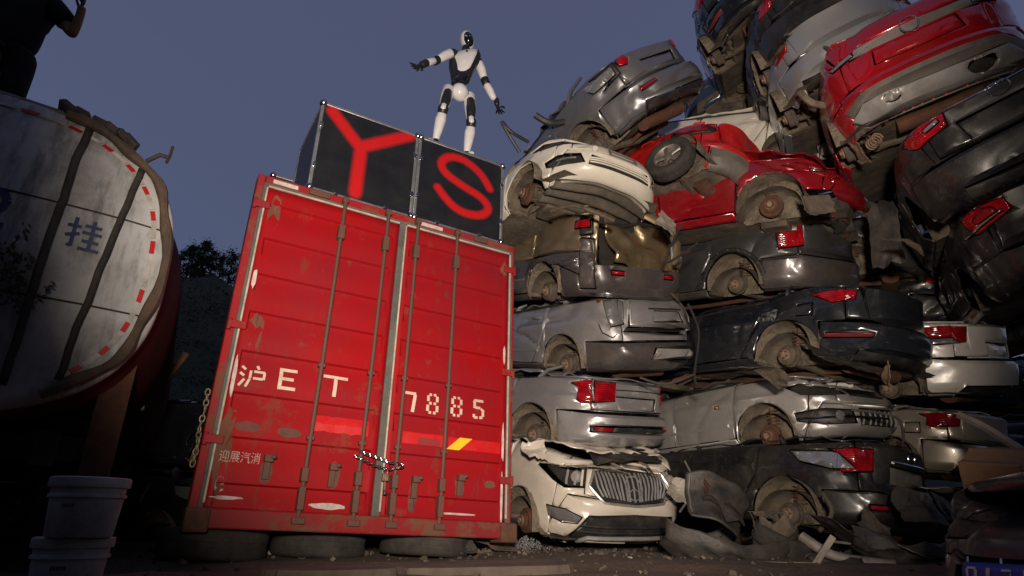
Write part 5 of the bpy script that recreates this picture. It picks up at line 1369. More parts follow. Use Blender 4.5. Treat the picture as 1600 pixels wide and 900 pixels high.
def car_wht2():
    c = Car('sedan_wreck', 'white car flank with an empty wheel arch, wedged behind the red hatchback', (3.17, 8.74, 5.19), (-9.4, -13.6, 146.1), P_WHITE, seed=13, crumple=.015, nr=3.4)
    c.standard(); c.rear(); c.taillamp('L', -1.8, .9, .5, .74, .92)
    for ax in (c.xr, c.xf): c.circle('L', ax, c.hub_z, c.arch); c.circle('R', ax, c.hub_z, c.arch)
    c.build(); c.running_gear([('L', 'r', 0)]); return c
car_wht2()

def car_blu():
    c = Car('sedan_wreck', 'dark blue car tail with a dusty bare wheel hub behind the graphite sedan', (5.09, 8.29, 6.35), (-23.8, -6.1, -13.7), P_BLUE, seed=14, crumple=.02, nr=3.2)
    c.standard(); c.rear(); c.taillamp('R', -1.8, .9, .5, .74, .92)
    for ax in (c.xr, c.xf): c.circle('L', ax, c.hub_z, c.arch+.02); c.circle('R', ax, c.hub_z, c.arch)
    c.build(); c.running_gear([('R', 'r', 0)]); return c
car_blu()

# --- right stack -----------------------------------------------------------
def car_rsuv():
    c = Car('suv_wreck', 'crimson SUV tail with a silver skid plate leaning at the top right', (4.93, 6.26, 4.0), (-8, -10.4, 57), P_REDSUV, W=1.86, trim=P_REDSUV, zb=1.12, zr=1.24, nr=3.4, tall=True, seed=15, crumple=.006)
    c.standard(); c.bump_mid = .62; c.rear(tw=.66)
    c.poly('grey_valance', c.ring([('L', -1.72, .0), ('L', -2.0, .34), ('B', .72, .46), ('B', .55, .52)], [('R', -1.72, .0), ('R', -2.0, .34), ('B', -.72, .46), ('B', -.55, .52)], 'B'), M_GREYTRIM, off=.016, raw=True)
    c.poly('skid_plate', c.ring([('B', .66, .24), ('B', .7, .33), ('B', .56, .42)], [('B', -.66, .24), ('B', -.7, .33), ('B', -.56, .42)], 'B'), M_SILVERPL, off=.034, raw=True, solid=.03)
    c.poly('exhaust_cut', [('B', -.36+.12*math.cos(2*PI*k/12), .31+.055*math.sin(2*PI*k/12)) for k in range(12)], M_DARK, off=.0)
    c.poly('tow_cover', [('B', .34+.07*math.cos(2*PI*k/12), .34+.045*math.sin(2*PI*k/12)) for k in range(12)], M_SILVERPL, off=.038)
    c.poly('chrome_strip', c.ring([('B', .6, .9), ('B', .5, 1.0), ('B', .12, .985)], [('B', -.6, .9), ('B', -.5, 1.0), ('B', -.12, .985)], 'B'), M_SILVERPL, off=.012, raw=True)
    for sy in (-1, 1):
        c.poly('reversing_lamp', [('B', sy*.74, .97), ('B', sy*.56, .98), ('B', sy*.54, .93), ('B', sy*.7, .91)], M_LENS, off=.016)
        c.poly('tail_lamp', [('L' if sy > 0 else 'R', -1.86, 1.12), ('B', sy*.78, 1.1), ('B', sy*.74, .99), ('L' if sy > 0 else 'R', -1.98, .95)], M_TAIL, off=.014)
        c.poly('reflector', [('B', sy*.84, .56), ('B', sy*.72, .57), ('B', sy*.73, .63), ('B', sy*.83, .62)], M_TAIL, off=.014)
    c.poly('plate_recess', c.ring([('B', .38, .72), ('B', .36, .88)], [('B', -.38, .72), ('B', -.36, .88)], 'B'), P_REDSUV, off=-.02, raw=True)
    for ax in (c.xr, c.xf): c.circle('L', ax, c.hub_z, c.arch); c.circle('R', ax, c.hub_z, c.arch)
    c.build(); c.ellipse_emblem(('B', 0, .955), .075, .055, bars=False)
    mb = MB(); p = c.on(('B', -.36, .31), .0); mb.tube([p+Vector((.25, 0, 0)), p+Vector((-.02, 0, -.01))], .045, 14, caps=False); mb.build('tail_pipe', M_RUST, c.root)
    c.running_gear([('L', 'r', 0)]); return c
car_rsuv()

def car_sil3():
    c = Car('sedan_wreck', 'silver sedan bumper and flank lying above the crimson SUV', (4.62, 7.04, 4.93), (-13, -9.6, 62), P_SILVER3, seed=16, crumple=.008, nr=3.0)
    c.standard(); c.rear(); c.taillamp('L', -1.82, .9, .55, .74, .93); c.taillamp('R', -1.82, .9, .55, .74, .93)
    for ax in (c.xr, c.xf): c.circle('L', ax, c.hub_z, c.arch); c.circle('R', ax, c.hub_z, c.arch)
    c.build(); c.running_gear([('L', 'r', 0)]); return c
car_sil3()

def car_tbk():
    c = Car('sedan_wreck', 'black car bottom up at the top edge of the yard stacks', (4.36, 7.13, 5.52), (-12, -10.9, 66.8), P_BLACK, seed=17, crumple=.03, nr=3.4)
    c.standard(); c.rear(); c.taillamp('L', -1.82, .9, .55, .74, .93)
    for ax in (c.xr, c.xf): c.circle('L', ax, c.hub_z, c.arch); c.circle('R', ax, c.hub_z, c.arch)
    c.build(); c.running_gear([('L', 'r', 0)]); return c
car_tbk()

def car_bk4():
    c = Car('sedan_wreck', 'black sedan tail with a split red and clear lamp below the crimson SUV', (5.29, 5.76, 3.0), (-15.5, -10.3, 56), P_BLACK, zr=1.04, seed=18, crumple=.01, nr=4.4)
    c.standard(); c.rear(tw=.6)
    for sy in (-1, 1):
        sd = 'L' if sy > 0 else 'R'
        c.taillamp(sd, -1.86, .95, .4, .82, .98, white=[(.6, .93), (.46, .95), (.45, .91), (.58, .89)] if sy > 0 else None)
    c.poly('plate_recess', c.ring([('B', .32, .66), ('B', .36, .84)], [('B', -.32, .66), ('B', -.36, .84)], 'B'), P_BLACK, off=-.03, raw=True)
    c.poly('chrome_strip', c.ring([('B', .42, .97), ('B', .4, 1.0)], [('B', -.42, .97), ('B', -.4, 1.0)], 'B'), M_CHROME, off=.012, raw=True)
    for ax in (c.xr, c.xf): c.circle('L', ax, c.hub_z, c.arch); c.circle('R', ax, c.hub_z, c.arch)
    c.build(); c.ellipse_emblem(('B', 0, .93), .075, .05, bars=False); return c
car_bk4()

def car_bk5():
    c = Car('hatchback_wreck', 'black hatchback with a squarish round-ringed red lamp at the right edge', (5.78, 6.08, 2.31), (-13, -8.9, 58), P_BLACK, zr=1.06, zb=1.0, tall=True, seed=19, crumple=.012, nr=4.4)
    c.rear_prof = REAR
    c.standard(); c.rear()
    for sy in (-1, 1):
        sd = 'L' if sy > 0 else 'R'
        c.poly('tail_lamp', [(sd, -1.85, .98), ('B', sy*.72, 1.0), ('B', sy*.46, .98), ('B', sy*.44, .86), ('B', sy*.7, .78), (sd, -1.95, .8)], M_TAIL, off=.014, solid=.03)
        c.poly('lamp_ring', [('B', sy*(.63+.085*math.cos(2*PI*k/12)), .9+.06*math.sin(2*PI*k/12)) for k in range(12)], grime('inner_red_ring', (.3, .01, .015), (.2, .01, .01), 5, .3, 0, 0), off=.024, solid=.01)
        c.poly('lamp_strip', [('B', sy*.78, .82), ('B', sy*.5, .89), ('B', sy*.5, .87), ('B', sy*.76, .79)], M_LENS, off=.024, solid=.01)
    for ax in (c.xr, c.xf): c.circle('L', ax, c.hub_z, c.arch); c.circle('R', ax, c.hub_z, c.arch)
    c.build(); return c
car_bk5()

def car_prl():
    c = Car('sedan_wreck', 'pearl white sedan tail with pointed red lamp, low in the right stack', (4.28, 8.64, 1.76), (-7.6, -9.1, 124.), P_PEARL, zr=1.06, seed=20, crumple=.006, nr=2.9)
    c.standard(); c.rear(tw=.6); c.taillamp('L', -1.62, .97, .5, .78, 1.0, white=[(.78, .85), (.6, .86), (.56, .8), (.74, .78)]); c.taillamp('R', -1.62, .97, .5, .78, 1.0)
    c.poly('plate_recess', c.ring([('B', .3, .64), ('B', .32, .8)], [('B', -.3, .64), ('B', -.32, .8)], 'B'), P_PEARL, off=-.02, raw=True)
    for ax in (c.xr, c.xf): c.circle('L', ax, c.hub_z, c.arch); c.circle('R', ax, c.hub_z, c.arch)
    c.build(); c.running_gear([('L', 'r', 0)]); return c
car_prl()

def car_chp():
    c = Car('sedan_wreck', 'champagne sedan tail with triangular red lamp at the bottom right, deep in shadow', (5.37, 10.22, .89), (2.0, -6.9, 113.1), P_CHAMP, zr=1.06, seed=21, crumple=.006, nr=2.9)
    c.standard(); c.rear(tw=.6); c.taillamp('L', -1.66, .98, .5, .8, 1.0); c.taillamp('R', -1.66, .98, .5, .8, 1.0)
    c.poly('fuel_flap', [('L', -1.5, .72), ('L', -1.68, .72), ('L', -1.68, .86), ('L', -1.5, .86)], P_CHAMP, off=.003)
    for ax in (c.xr, c.xf): c.circle('L', ax, c.hub_z, c.arch); c.circle('R', ax, c.hub_z, c.arch)
    c.build(); c.running_gear([('L', 'r', 0)]); return c
car_chp()

def car_c8():
    c = Car('sedan_wreck', 'crumpled black sedan corner above the pearl white sedan', (5.09, 9.73, 2.96), (2.9, -12.9, 119.8), P_BLACK, seed=22, crumple=.02, nr=3.0)
    c.standard(); c.rear(); c.taillamp('L', -1.8, .9, .5, .76, .93)
    for ax in (c.xr, c.xf): c.circle('L', ax, c.hub_z, c.arch); c.circle('R', ax, c.hub_z, c.arch)
    c.build(); return c
car_c8()

def car_c9():
    c = Car('sedan_wreck', 'shadowed grey car flank with a pale wheel hub behind the dark red car', (3.59, 8.72, 3.31), (-2., -6., 152.4), P_DKGREY, seed=23, crumple=.012, nr=3.4)
    c.standard(); c.rear()
    for ax in (c.xr, c.xf): c.circle('L', ax, c.hub_z, c.arch); c.circle('R', ax, c.hub_z, c.arch)
    c.build(); c.running_gear([('L', 'r', 0)]); return c
car_c9()

# --- foreground wreck at the right edge --------------------------------------
def car_fg():
    c = Car('sedan_wreck', 'black car nose with a blue plate in the bottom right corner, nearest the camera', (4.42, 3.68, -.28), (.6, 2.2, -161.9), P_BLACK, W=1.76, zf=.66, zc=.9, nf=3.0, cut='B', seed=31, crumple=.018, group='wrecked cars in the scrapyard stacks', dents=((2.05, -.5, .6, .3, .05),))
    c.standard(); c.front()
    c.poly('fog_lamp', [('F', -.52, .42), ('F', -.68, .42), ('F', -.7, .47), ('F', -.6, .5), ('F', -.52, .48)], M_LENS, off=.008)
    c.poly('lower_grille', c.ring([('F', .4, .32), ('F', .38, .46)], [('F', -.4, .32), ('F', -.38, .46)], 'F'), M_DARK, off=-.03, raw=True)
    c.poly('lamp_opening', [('F', -.4, .58), ('F', -.68, .57), ('R', 1.76, .6), ('R', 1.6, .69), ('F', -.66, .68), ('F', -.4, .655)], M_PLASTIC, off=-.03)
    c.circle('R', c.xf, c.hub_z, c.arch)
    c.build()
    for y in (-.3, -.12): c.tube('bumper_trim', [('F', y, .5), ('F', y+.06, .34)], .006, M_CHROME, .006, 5, 3)
    return c
fg = car_fg()
# blue number plate on that nose
M_PLATE = plain('blue_number_plate', (.02, .07, .42), .35); M_PLTXT = plain('white_plate_figures', (.75, .75, .75), .4)
def fgp(x, z, off=.02): return fg.on(('F', -.3+x*.9, .37+z*.8), off)
mb = MB(); mb.grid(lambda a, b_: fgp(.44*a, .14*b_), 8, 3); pl = mb.build('number_plate', M_PLATE, fg.root, solid=.006)
D0 = [(.1, .1, .1, .9, .18), (.9, .1, .9, .9, .18), (.1, .95, .9, .95, .14), (.1, .05, .9, .05, .14)]
D1_ = [(.5, 0, .5, 1, .2)]
for i, g in enumerate((D0, D1_, G_7, D1_)):
    strokes_mb([(.03+i*.095+a*.065, .025+b_*.09, .03+i*.095+c_*.065, .025+d*.09, w*.08) for a, b_, c_, d, w in g], lambda x, z: fgp(x, z, .024), .03).build('plate_figure', M_PLTXT, pl, smooth=False)

# --- wrecks of the row behind, glimpsed through the gaps ---------------------
def copy_tree(o, parent=None):
    c = o.copy(); COL.objects.link(c); c.parent = parent
    for ch in o.children: copy_tree(ch, c)
    return c
_src = [o for o in COL.objects if o.get('category') == 'wrecked car']
BACK = [(3, 2.2, 11.6, .2, 0), (7, 4.4, 12.4, .3, 1), (1, 2.4, 11.8, 1.25, 2), (8, 4.6, 12.2, 1.3, 3), (6, 2.2, 11.7, 2.3, 4), (9, 4.8, 12.3, 2.3, 5), (1, 2.6, 11.9, 3.3, 6), (8, 4.9, 12.2, 3.4, 7), (6, 7.0, 10.6, .2, 8), (9, 7.2, 10.4, 1.2, 9), (8, 7.3, 10.8, 2.3, 10), (2, 7.2, 10.6, 3.4, 11), (7, 5.0, 12.0, 4.6, 12), (8, 7.1, 10.2, 4.5, 13)]
for k, x, y, z, i in BACK:
    o = copy_tree(_src[k]); o.location = (x, y, z-.42); o.rotation_euler = (R(3*math.sin(i*2)), R(3*math.cos(i)), R(175+11*math.sin(i*3.1)))
    tag(o, 'stacked wreck of the back row, in shadow behind the front stacks', 'wrecked car', 'wrecked cars of the back row')
# made-up dark wrecks, added to black out the sky-lit ground beyond the gap
for k, x, y, z, rz, lb in ((6, -4.6, 8.6, -.3, 150, 'added dark wreck on the ground, blacking out the gap between tanker and container'), (8, -4.5, 8.9, .65, 160, 'added dark wreck lying on another to black out the gap beside the tanker'), (6, -6.2, 7.6, -.3, 120, 'added dark wreck blacking out the bright ground under the tanker')):
    o = copy_tree(_src[k]); o.location = (x, y, z); o.rotation_euler = (R(2), R(-3), R(rz)); tag(o, lb, 'wrecked car', 'wrecked cars in the scrapyard stacks')
# one more wreck on the very top, its dusty underside hanging over the edge
o = copy_tree(_src[8]); o.location = (4.15, 7.9, 6.75); o.rotation_euler = (R(-20), R(-14), R(64)); tag(o, 'dark wreck at the very top whose underside juts furthest left into the sky', 'wrecked car', 'wrecked cars in the scrapyard stacks')

# --- scrap between and in front of the stacks --------------------------------
M_BUMPER = grime('dusty_black_bumper', (.022, .021, .021), (.075, .064, .054), 4, .5, 0, .25)
M_TAN = grime('tan_board', (.3, .22, .14), (.2, .14, .09), 5, .95, 0, .3)
M_CARD = grime('brown_cardboard', (.27, .16, .085), (.17, .1, .055), 3, .8, 0, .2)
M_PALE = grime('pale_dusty_metal', (.42, .38, .32), (.22, .19, .15), 6, .6, .3, .3)
def scrap_sheet(loc, rot, w, h, mat, label, seed, crum=.12, name='sheet_scrap', cat='scrap panel', group='torn scrap in the stacks', nu=9, nv=6, curl=.0):
    """stiff torn sheet: a few sharp folds, jagged outline"""
    w *= .72; h *= .68
    rnd = random.Random(int(seed*10)); folds = [(rnd.uniform(0, PI), rnd.uniform(-.3, .3), rnd.uniform(-1, 1)) for _ in range(3)]
    def fn(a, b_):
        x, y = (a-.5)*w, (b_-.5)*h; z = 0
        for th, off, k in folds:
            d = (x*math.cos(th)+y*math.sin(th))-off*w
            if d > 0: z += d*k*crum*8
        e = max(abs(a-.5), abs(b_-.5))*2
        j = noise.noise(Vector((a*7, b_*7, seed)))*.28*e*e
        return Vector((x*(1+j), y*(1+j), z+.02*noise.noise(Vector((x*9, y*9, seed)))))
    mb = MB(); mb.grid(fn, nu, nv); o = mb.build(name, mat, None, smooth=False, solid=.005, angle=25)
    o.location = loc; o.rotation_euler = [R(k) for k in rot]; return tag(o, label, cat, group)
SH = [ # px, py, depth, rot, w, h, material, label
    (930, 728, 6.3, (10, 5, 20), .9, .45, M_PALE, 'pale crumpled strip between the silver sedan tail and cream SUV'),
    (838, 700, 6.4, (60, 10, 30), .3, .35, P_CREAM, 'cream folded wing tip standing up beside the container'),
    (1080, 590, 6.6, (5, 0, 30), .5, .3, M_RUST, 'rust coloured flattened piece beside the silver hatchback bumper'),
    (1385, 592, 6.0, (70, 15, 25), .3, .25, M_TAN, 'tan board stuck above the torn silver bumper'),
    (1320, 580, 6.2, (5, 3, 20), 1.0, .5, M_BUMPER, 'dark twisted sheet squeezed under the glossy black sedan'),
    (1190, 575, 6.2, (4, 0, 20), .8, .25, M_UNDER, 'dusty flattened sheet under the black sedan wheel arch'),
    (1100, 845, 5.9, (15, 10, 30), .7, .5, M_BUMPER, 'dark broken plastic lying in front of the leaning door panel'),
    (1330, 850, 5.3, (5, 5, 10), .8, .45, M_BUMPER, 'flat dark sheet on the ground below the black hatchback'),
    (1010, 735, 6.2, (15, 10, 60), .3, .2, M_TAN, 'torn brown scrap lying over the cream SUV grille'),
    (1440, 790, 5.4, (40, 20, 10), .5, .5, M_BUMPER, 'dark bent panel beside the black hatchback bumper'),
    (1490, 760, 5.4, (8, -5, 10), .8, .2, M_PALE, 'pale strip of metal below the champagne sedan'),
    (700, 860, 5.0, (5, 5, 30), .6, .3, M_BUMPER, 'dark rag of plastic under the right side of the container'),
    (775, 855, 5.4, (8, -5, 10), .5, .3, M_UNDER, 'dusty flattened scrap in front of the right tyre'),
    (1040, 350, 6.3, (60, 30, 20), .3, .35, M_PALE, 'pale dented door inner beside the minivan tail'),
    (1260, 330, 6.5, (70, 0, 30), .5, .3, M_UNDER, 'dusty crumpled beam below the dark red car nose'),
    (1310, 95, 6.4, (60, 20, 40), .5, .4, M_DUST, 'dusty broken lump behind the crimson SUV corner'),
    (1230, 150, 7.2, (50, 10, 30), .4, .3, M_TAN, 'tan folded piece above the white car wheel arch'),
    (1390, 350, 6.6, (20, 30, 30), .7, .5, M_BUMPER, 'dark folded sheet in the shadow below the black sedan'),
    (1340, 240, 6.2, (40, 20, 30), .35, .25, M_RUSTLIGHT, 'rusty dusty suspension lump in the gap left of the black sedan'),
    (1420, 380, 5.6, (60, 20, 30), .4, .25, M_UNDER, 'dusty scrap left of the ringed red lamp'),
]
for i, (px, py, d, rot, w, h, m_, lb) in enumerate(SH): scrap_sheet(at(px, py, d), rot, w, h, m_, lb, i*1.7)
# mangled parts pressed between the cars: bent tubes and hoses
def bent(name, pts, r, mat, label, cat, n=7):
    c = Vector(pts[0]); mb = MB(); P = [Vector(p)-c for p in pts]
    # round the path
    out = []
    PP = [P[0]]+P+[P[-1]]
    for i in range(1, len(PP)-2):
        for k in range(5):
            t_ = k/5; a, b_, c_, d = PP[i-1:i+3]; out.append(.5*((2*b_)+(c_-a)*t_+(2*a-5*b_+4*c_-d)*t_**2+(-a+3*b_-3*c_+d)*t_**3))
    out.append(P[-1]); mb.tube(out, r, n); o = mb.build(name, mat); o.location = c; return tag(o, label, cat, 'bent bars and hoses among the wrecks')
bent('exhaust_pipe', [at(1252, 838, 5.4), at(1300, 868, 5.2), at(1350, 878, 5.1), at(1400, 884, 5.0)], .045, M_PALE, 'pale dented exhaust pipe lying on the ground below the black hatchback', 'pipe', 10)
bent('bent_rod', [at(1300, 846, 5.5), at(1352, 852, 5.3)], .012, M_PALE, 'thin pale rod sticking out left to right above the exhaust pipe', 'rod')
bent('loose_hose', [at(1075, 475, 6.5), at(1092, 520, 6.4), at(1085, 590, 6.4), at(1098, 605, 6.3)], .012, M_DARK, 'thin hose hanging between the left and middle stacks', 'hose')
bent('rubber_hose', [at(1090, 380, 6.5), at(1040, 410, 6.3), at(1065, 350, 6.4)], .012, M_DARK, 'thin black cable looped by the minivan bumper', 'hose')
bent('window_trim', [at(1498, 648, 5.6), at(1540, 668, 5.4), at(1610, 712, 5.1)], .035, M_PALE, 'long pale window trim slanting down at the right edge', 'trim strip', 6)
bent('coil_spring', [at(1372, 215, 6)+Vector((.05*math.cos(i*1.1), .02*i*.3, .05*math.sin(i*1.1))) for i in range(26)], .009, M_RUSTLIGHT, 'dusty coil spring beside the black sedan lamp in the right stack', 'spring', 5)
bent('broken_strut', [at(1250, 145, 6.6), at(1268, 160, 6.5), at(1290, 165, 6.5)], .035, M_DUST, 'dusty broken strut poking out beside the crimson SUV corner', 'strut')
bent('bent_pillar', [at(812, 238, 7.15), at(797, 214, 7.1), at(784, 190, 7.1), at(799, 206, 7.1), at(826, 222, 7.2)], .02, M_PLASTIC, 'black bent window pillar rising left of the white sedan nose', 'pillar')
bent('bent_pillar', [at(836, 180, 7.4), at(858, 192, 7.4), at(885, 190, 7.5)], .04, M_PLASTIC, 'black stub of a mirror pillar in front of the graphite sedan', 'pillar')
# angled bright bracket
mb = MB(); A, B_, C_ = at(1172, 882, 5.0), at(1272, 884, 4.9), at(1302, 838, 4.95); o0 = A.copy()
for p, q in ((A, B_), (B_, C_)):
    d = q-p; mb.box((p+q)/2-o0, (d.length, .02, .05), d.to_track_quat('X', 'Z').to_matrix())
o = mb.build('angle_bracket', M_PALE, bevel=.004); o.location = o0; tag(o, 'pale angled metal bracket in the debris, its end kicked up', 'bracket', 'bent bars and hoses among the wrecks')
# curved bumper skins and wheel-arch liners lying on the ground
def bumper_skin(c, rot, L, H, depth, mat, label, seed, name='bumper_skin', cat='bumper'):
    def fn(a, b_):
        t_ = (a-.5)*2; x = L*.5*t_; y = -depth*(1-abs(t_)**2.6)-.07*math.sin(PI*b_); z = H*(b_-.5)*(1-.25*abs(t_)**3)
        w = .045*noise.noise(Vector((a*3, b_*3, seed)))+.02*noise.noise(Vector((a*8, b_*6, seed)))
        return Vector((x, y+w, z+w))
    mb = MB(); mb.grid(fn, 44, 14); o = mb.build(name, mat, None, solid=.012, angle=50); o.location = c; o.rotation_euler = [R(k) for k in rot]; return tag(o, label, cat, 'plastic skins on the ground')
bumper_skin(on_ground(1165, 874, 0)+Vector((0, .35, .17)), (38, 4, 10), 1.25, .36, .3, M_BUMPER, 'dusty black bumper skin lying hollow side up before the middle stack', 1)
bumper_skin(on_ground(1100, 862, 0)+Vector((.1, .5, .12)), (28, -8, -20), .9, .3, .2, M_BUMPER, 'dark bumper corner on the ground right of the cream SUV', 4)
bumper_skin(at(1215, 812, 5.7), (80, 10, 60), .55, .3, .2, M_UNDER, 'dusty wheel arch liner lying under the black hatchback', 7, 'arch_liner', 'liner')
# leaning dark tailgate panel between cream SUV and black hatchback
def panel(a, b_):
    t_ = (a-.5)*2; x = .36*t_*(1-.3*(1-b_)); z = .5*b_; y = -.1*(1-t_*t_)+.05*noise.noise(Vector((a*3, b_*3, 3)))+.06*math.sin(PI*b_)
    return Vector((x, y, z-.09*t_*t_*b_))
PNL = empty('tailgate_panel', at(1118, 822, 5.85), (R(-22), R(24), R(10)), 'dark grey tailgate leaning on the ground right of the cream SUV', 'car panel')
mb = MB(); mb.grid(panel, 24, 20); mb.build('skin', M_BUMPER, PNL, solid=.02, angle=60)
mb = MB(); mb.tube([panel(.2+.06*i, .42+.025*math.sin(i))+Vector((0, -.022, 0)) for i in range(9)], [.02, .03, .03, .025, .02, .025, .03, .025, .015], 7); mb.build('trim_strip', M_DARK, PNL)
mb = MB(); mb.tube([panel(.03, .1+.09*i)+Vector((0, -.02, 0)) for i in range(10)], .012, 6); mb.build('edge_seal', M_GREYTRIM, PNL)
# cardboard box
BX = empty('cardboard_box', at(1580, 795, 4.6), (R(8), R(-16), R(28)), 'worn brown cardboard box tipped at the right edge', 'box')
mb = MB(); mb.box((.06, 0, .19), (.52, .4, .38)); mb.build('carton', M_CARD, BX, bevel=.012)
mb = MB(); mb.grid(lambda a, b_: Vector((-.02+.2*a, -.204, .2+.13*b_)), 4, 4); mb.build('printed_patch', plain('faded_green_print', (.07, .1, .085), .8), BX, smooth=False)
mb = MB(); mb.grid(lambda a, b_: Vector((-.2+.52*a, -.205-.002*math.sin(a*40), .13+.05*b_+.006*noise.noise(Vector((a*9, 1, 1))))), 24, 3); mb.build('packing_tape', plain('shiny_packing_tape', (.33, .2, .1), .12, 0, 1), BX)
mb = MB(); mb.box((-.1, -.03, .39), (.2, .42, .012), Euler((0, R(-28), 0))); mb.build('flap', M_CARD, BX)
# paper and scraps on the dirt
for i, (px, py, w, lb) in enumerate(((425, 869, .07, 'small crumpled white paper on the dirt before the left tyre'), (506, 866, .05, 'tiny white scrap on the dirt below the middle of the container'), (655, 858, .025, 'tiny pale scrap by the right tyre under the container'), (985, 875, .03, 'tiny pale chip on the dirt before the cream SUV'), (1588, 790, .1, 'white torn paper beside the cardboard box'))):
    p = on_ground(px, py); scrap_sheet((p.x, p.y, p.z+.02), (20, 10, 40*i), w*1.5, w, plain('white_paper', (.6, .58, .54), .8), lb, i+50, .02, 'paper_scrap', 'litter', 'white litter on the dirt', 5, 5)
# broken glass heap in a torn bag
gp = on_ground(822, 858); mb = MB(); rnd = random.Random(3)
for _ in range(420):
    r_ = abs(rnd.gauss(0, .13)); a = rnd.uniform(0, 6.3); q = Vector((r_*math.cos(a)*1.2, r_*math.sin(a), max(0, .13-r_*.6)*rnd.random()+.01)); e = Euler((rnd.uniform(-1, 1), rnd.uniform(-1, 1), rnd.uniform(0, 6)))
    s_ = rnd.uniform(.004, .012); mb.box(q, (s_*1.6, s_*1.2, s_*.6), e)
o = mb.build('broken_glass', plain('glass_crumbs', (.5, .52, .52), .06, 0, 1, .5), smooth=False); o.location = (gp.x, gp.y, 0); tag(o, 'heap of broken windscreen glass between the container and the cream SUV', 'broken glass', kind='stuff')
# small rubble all over the front of the yard
mb = MB(); rnd = random.Random(12)
for _ in range(900):
    x = rnd.uniform(-3.5, 4.6); y = rnd.uniform(3.2, 7.6) if rnd.random() < .5 else rnd.gauss(6.1+.15*x, .5)
    s_ = abs(rnd.gauss(0, .014))+.006; e = Euler((rnd.uniform(-1, 1), rnd.uniform(-1, 1), rnd.uniform(0, 6)))
    k = len(mb.v); mb.box((x, y, ground_z(x, y)+s_*.3), (s_*rnd.uniform(1, 2.6), s_*rnd.uniform(.7, 1.6), s_*rnd.uniform(.4, 1)), e, taper=rnd.uniform(.3, .9))
tag(mb.build('rubble', grime('dusty_rubble', (.2, .155, .115), (.05, .042, .036), .9, .95, 0, .3), smooth=False), 'small stones and crumbs scattered over the yard dirt', 'rubble', kind='stuff')
# concrete slabs of the broken apron
for i, (px, py, w, h, a, lb) in enumerate(((760, 886, 1.1, .5, 14, 'thin broken concrete slab in front of the cream SUV and container'), (520, 893, .7, .35, 8, 'broken concrete slab edge in front of the container'))):
    p = on_ground(px, py); mb = MB(); n = 26
    ring = [(w/2*math.copysign(abs(math.cos(2*PI*k/n))**.5, math.cos(2*PI*k/n))*(1+.16*noise.noise(Vector((k*.9, i, 2)))), h/2*math.copysign(abs(math.sin(2*PI*k/n))**.5, math.sin(2*PI*k/n))*(1+.2*noise.noise(Vector((k*.9, i, 7))))) for k in range(n)]
    mb.add([(x, y, -.03) for x, y in ring]+[(x*.985, y*.98, .022+.006*noise.noise(Vector((x*4, y*4, 1)))) for x, y in ring]+[(0, 0, .022)], [(k, (k+1) % n, n+(k+1) % n, n+k) for k in range(n)]+[(n+k, n+(k+1) % n, 2*n) for k in range(n)])
    o = mb.build('concrete_slab', grime('dirty_concrete', (.15, .115, .09), (.08, .06, .048), 3, .95, 0, .5), smooth=False, bevel=.006); o.location = (p.x, p.y, p.z); o.rotation_euler = (R(1), R(-1), R(a)); tag(o, lb, 'slab', 'broken concrete slabs')
# --- left foreground ---------------------------------------------------------
M_PAIL = grime('dirty_white_pail', (.42, .42, .43), (.2, .19, .18), 5, .55, 0, .1)
def pail(loc, rz, label):
    root = empty('plastic_bucket', loc, (0, 0, rz), label, 'bucket', 'stacked white buckets')
    mb = MB(); mb.lathe([(0, 0), (.098, 0), (.104, .008), (.117, .165), (.117, .17)], 40); mb.build('pail_body', M_PAIL, root)
    mb = MB(); mb.lathe([(.117, .166), (.126, .166), (.128, .172), (.128, .196), (.122, .2), (.112, .194), (0, .194)], 40); mb.build('lid', M_PAIL, root)
    mb = MB(); mb.lathe([(.1165, .13), (.122, .132), (.122, .142), (.1175, .144)], 40); mb.build('rim_band', M_PAIL, root)
    m_ = plain('black_print', (.03, .03, .035), .8)
    rnd = random.Random(int(rz*10)+3)
    a = -1.75
    for k in range(6):
        w = rnd.uniform(.03, .06); mb = MB(); mb.grid(lambda p, q: Vector((.1165*math.cos(a+w*p), .1165*math.sin(a+w*p), .098+.012*q)), 3, 1); mb.build('label_print', m_, root, smooth=False); a += w+.025
    return root
b0 = at(108, 880, 2.2); b1 = at(127, 820, 2.2)
pail((b0.x, b0.y, .0), .3, 'white plastic bucket, lower of the stacked pair at bottom left')
pail((b1.x+.0, b1.y, .2), .1, 'white plastic bucket with black print, upper of the stacked pair')
bent('diagonal_brace', [at(292, 552, 6.4), at(270, 580, 6.3), at(240, 618, 6.1)], .035, M_RUST, 'rusty diagonal brace behind the post by the tanker', 'brace', 6)
bent('pale_offcut', [at(227, 612, 5.2), at(221, 640, 5.1)], .022, M_PALE, 'pale metal offcut in the dark right of the rusty post', 'offcut', 5)

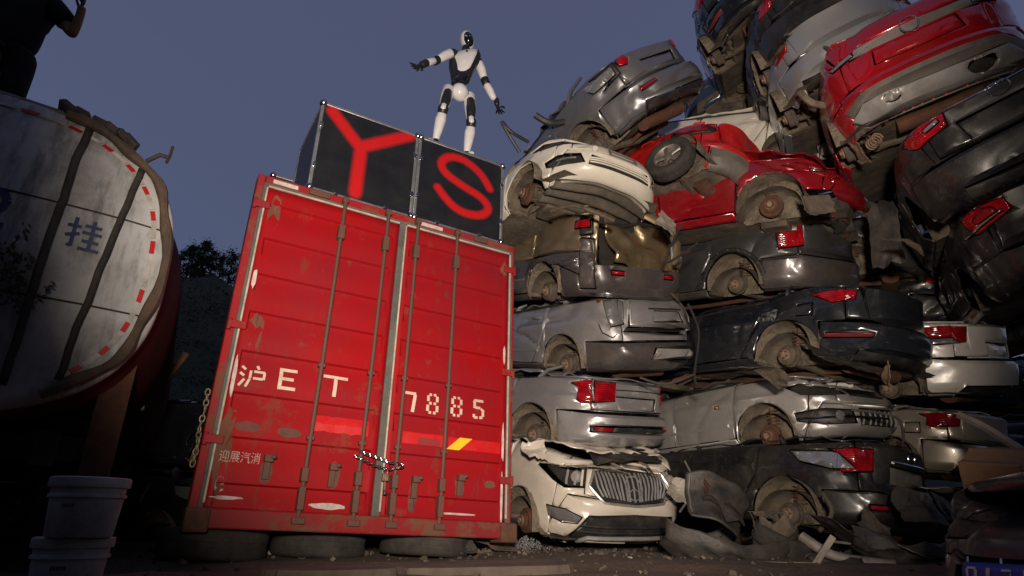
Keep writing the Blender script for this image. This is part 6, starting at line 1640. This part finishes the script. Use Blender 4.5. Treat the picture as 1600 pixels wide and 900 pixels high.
# --- the heap before the middle stack
for i, (px, py, d, rot, L, H, dp, lb) in enumerate(((1250, 862, 5.5, (35, 6, -14), .8, .24, .16, 'small dark bumper end lying by the pale exhaust pipe'), (1320, 872, 5.3, (24, -6, 22), .9, .22, .2, 'dark bumper strip on the ground right of the exhaust pipe'), (1080, 838, 6.0, (55, 8, 34), .7, .26, .2, 'dusty dark skin wedged between cream SUV and leaning tailgate'), (1400, 850, 5.2, (30, 10, -10), .7, .25, .15, 'dark bumper piece below the black hatchback tail corner'))):
    bumper_skin(at(px, py, d), rot, L, H, dp, M_BUMPER, lb, 20+i*3)
o = share(tyre_src, 'flat_tyre'); q = at(1222, 838, 5.55); o.location = (q.x, q.y, .14); o.rotation_euler = (R(24), R(10), .4); o.scale = (.72, .72, .8); tag(o, 'worn tyre ring half buried in the heap before the middle stack', 'tyre', 'tyres in the yard')
for i, (px, py, d, rot, w, h, m_, lb) in enumerate(((1190, 850, 5.6, (20, 30, 10), .5, .35, M_UNDER, 'dusty torn tray in the heap before the black hatchback'), (1150, 800, 5.9, (60, 20, 50), .35, .3, M_BUMPER, 'dark folded flap behind the leaning tailgate'), (1365, 835, 5.3, (15, 10, 60), .5, .3, M_UNDER, 'flattened dusty plate right of the angled bracket'), (1430, 865, 4.9, (10, 5, 20), .3, .2, M_PALE, 'pale torn scrap on the ground left of the blue plate'), (1110, 775, 6.1, (70, 20, 10), .4, .2, M_RUST, 'rust coloured shard above the leaning tailgate'), (1060, 770, 6.2, (60, 40, 10), .3, .3, M_PALE, 'pale shredded corner at the right end of the cream SUV'), (1480, 800, 4.7, (60, 30, 30), .35, .3, M_PLASTIC, 'black broken mirror shell on the corner car'))):
    scrap_sheet(at(px, py, d), rot, w, h, m_, lb, 90+i*2.3)
for i, (pts, r, lb) in enumerate((([(1090, 870, 5.5), (1150, 882, 5.3), (1230, 878, 5.2)], .016, 'dark bent tube along the front of the scrap heap'), ([(1180, 820, 5.7), (1215, 800, 5.6), (1240, 830, 5.5), (1215, 850, 5.4)], .014, 'looped dark hose on the scrap heap'), ([(1285, 770, 5.8), (1300, 800, 5.7), (1280, 830, 5.6)], .02, 'dusty arm hanging from the black hatchback arch'), ([(1070, 720, 6.2), (1085, 760, 6.1), (1062, 800, 6.1)], .012, 'cable trailing from the right end of the cream SUV'), ([(1330, 640, 6.0), (1400, 652, 5.9), (1412, 690, 5.9)], .013, 'broken wire hanging from the torn silver bumper'), ([(1000, 590, 6.3), (1040, 600, 6.2), (1085, 585, 6.3)], .012, 'wire strung below the silver hatchback bumper'), ([(860, 330, 6.5), (900, 322, 6.4), (960, 345, 6.3)], .02, 'dusty bent pipe below the white sedan undertray'))):
    bent('bent_tube', [at(*q) for q in pts], r, M_BUMPER if i not in (2, 6) else M_UNDER, lb, 'tube')
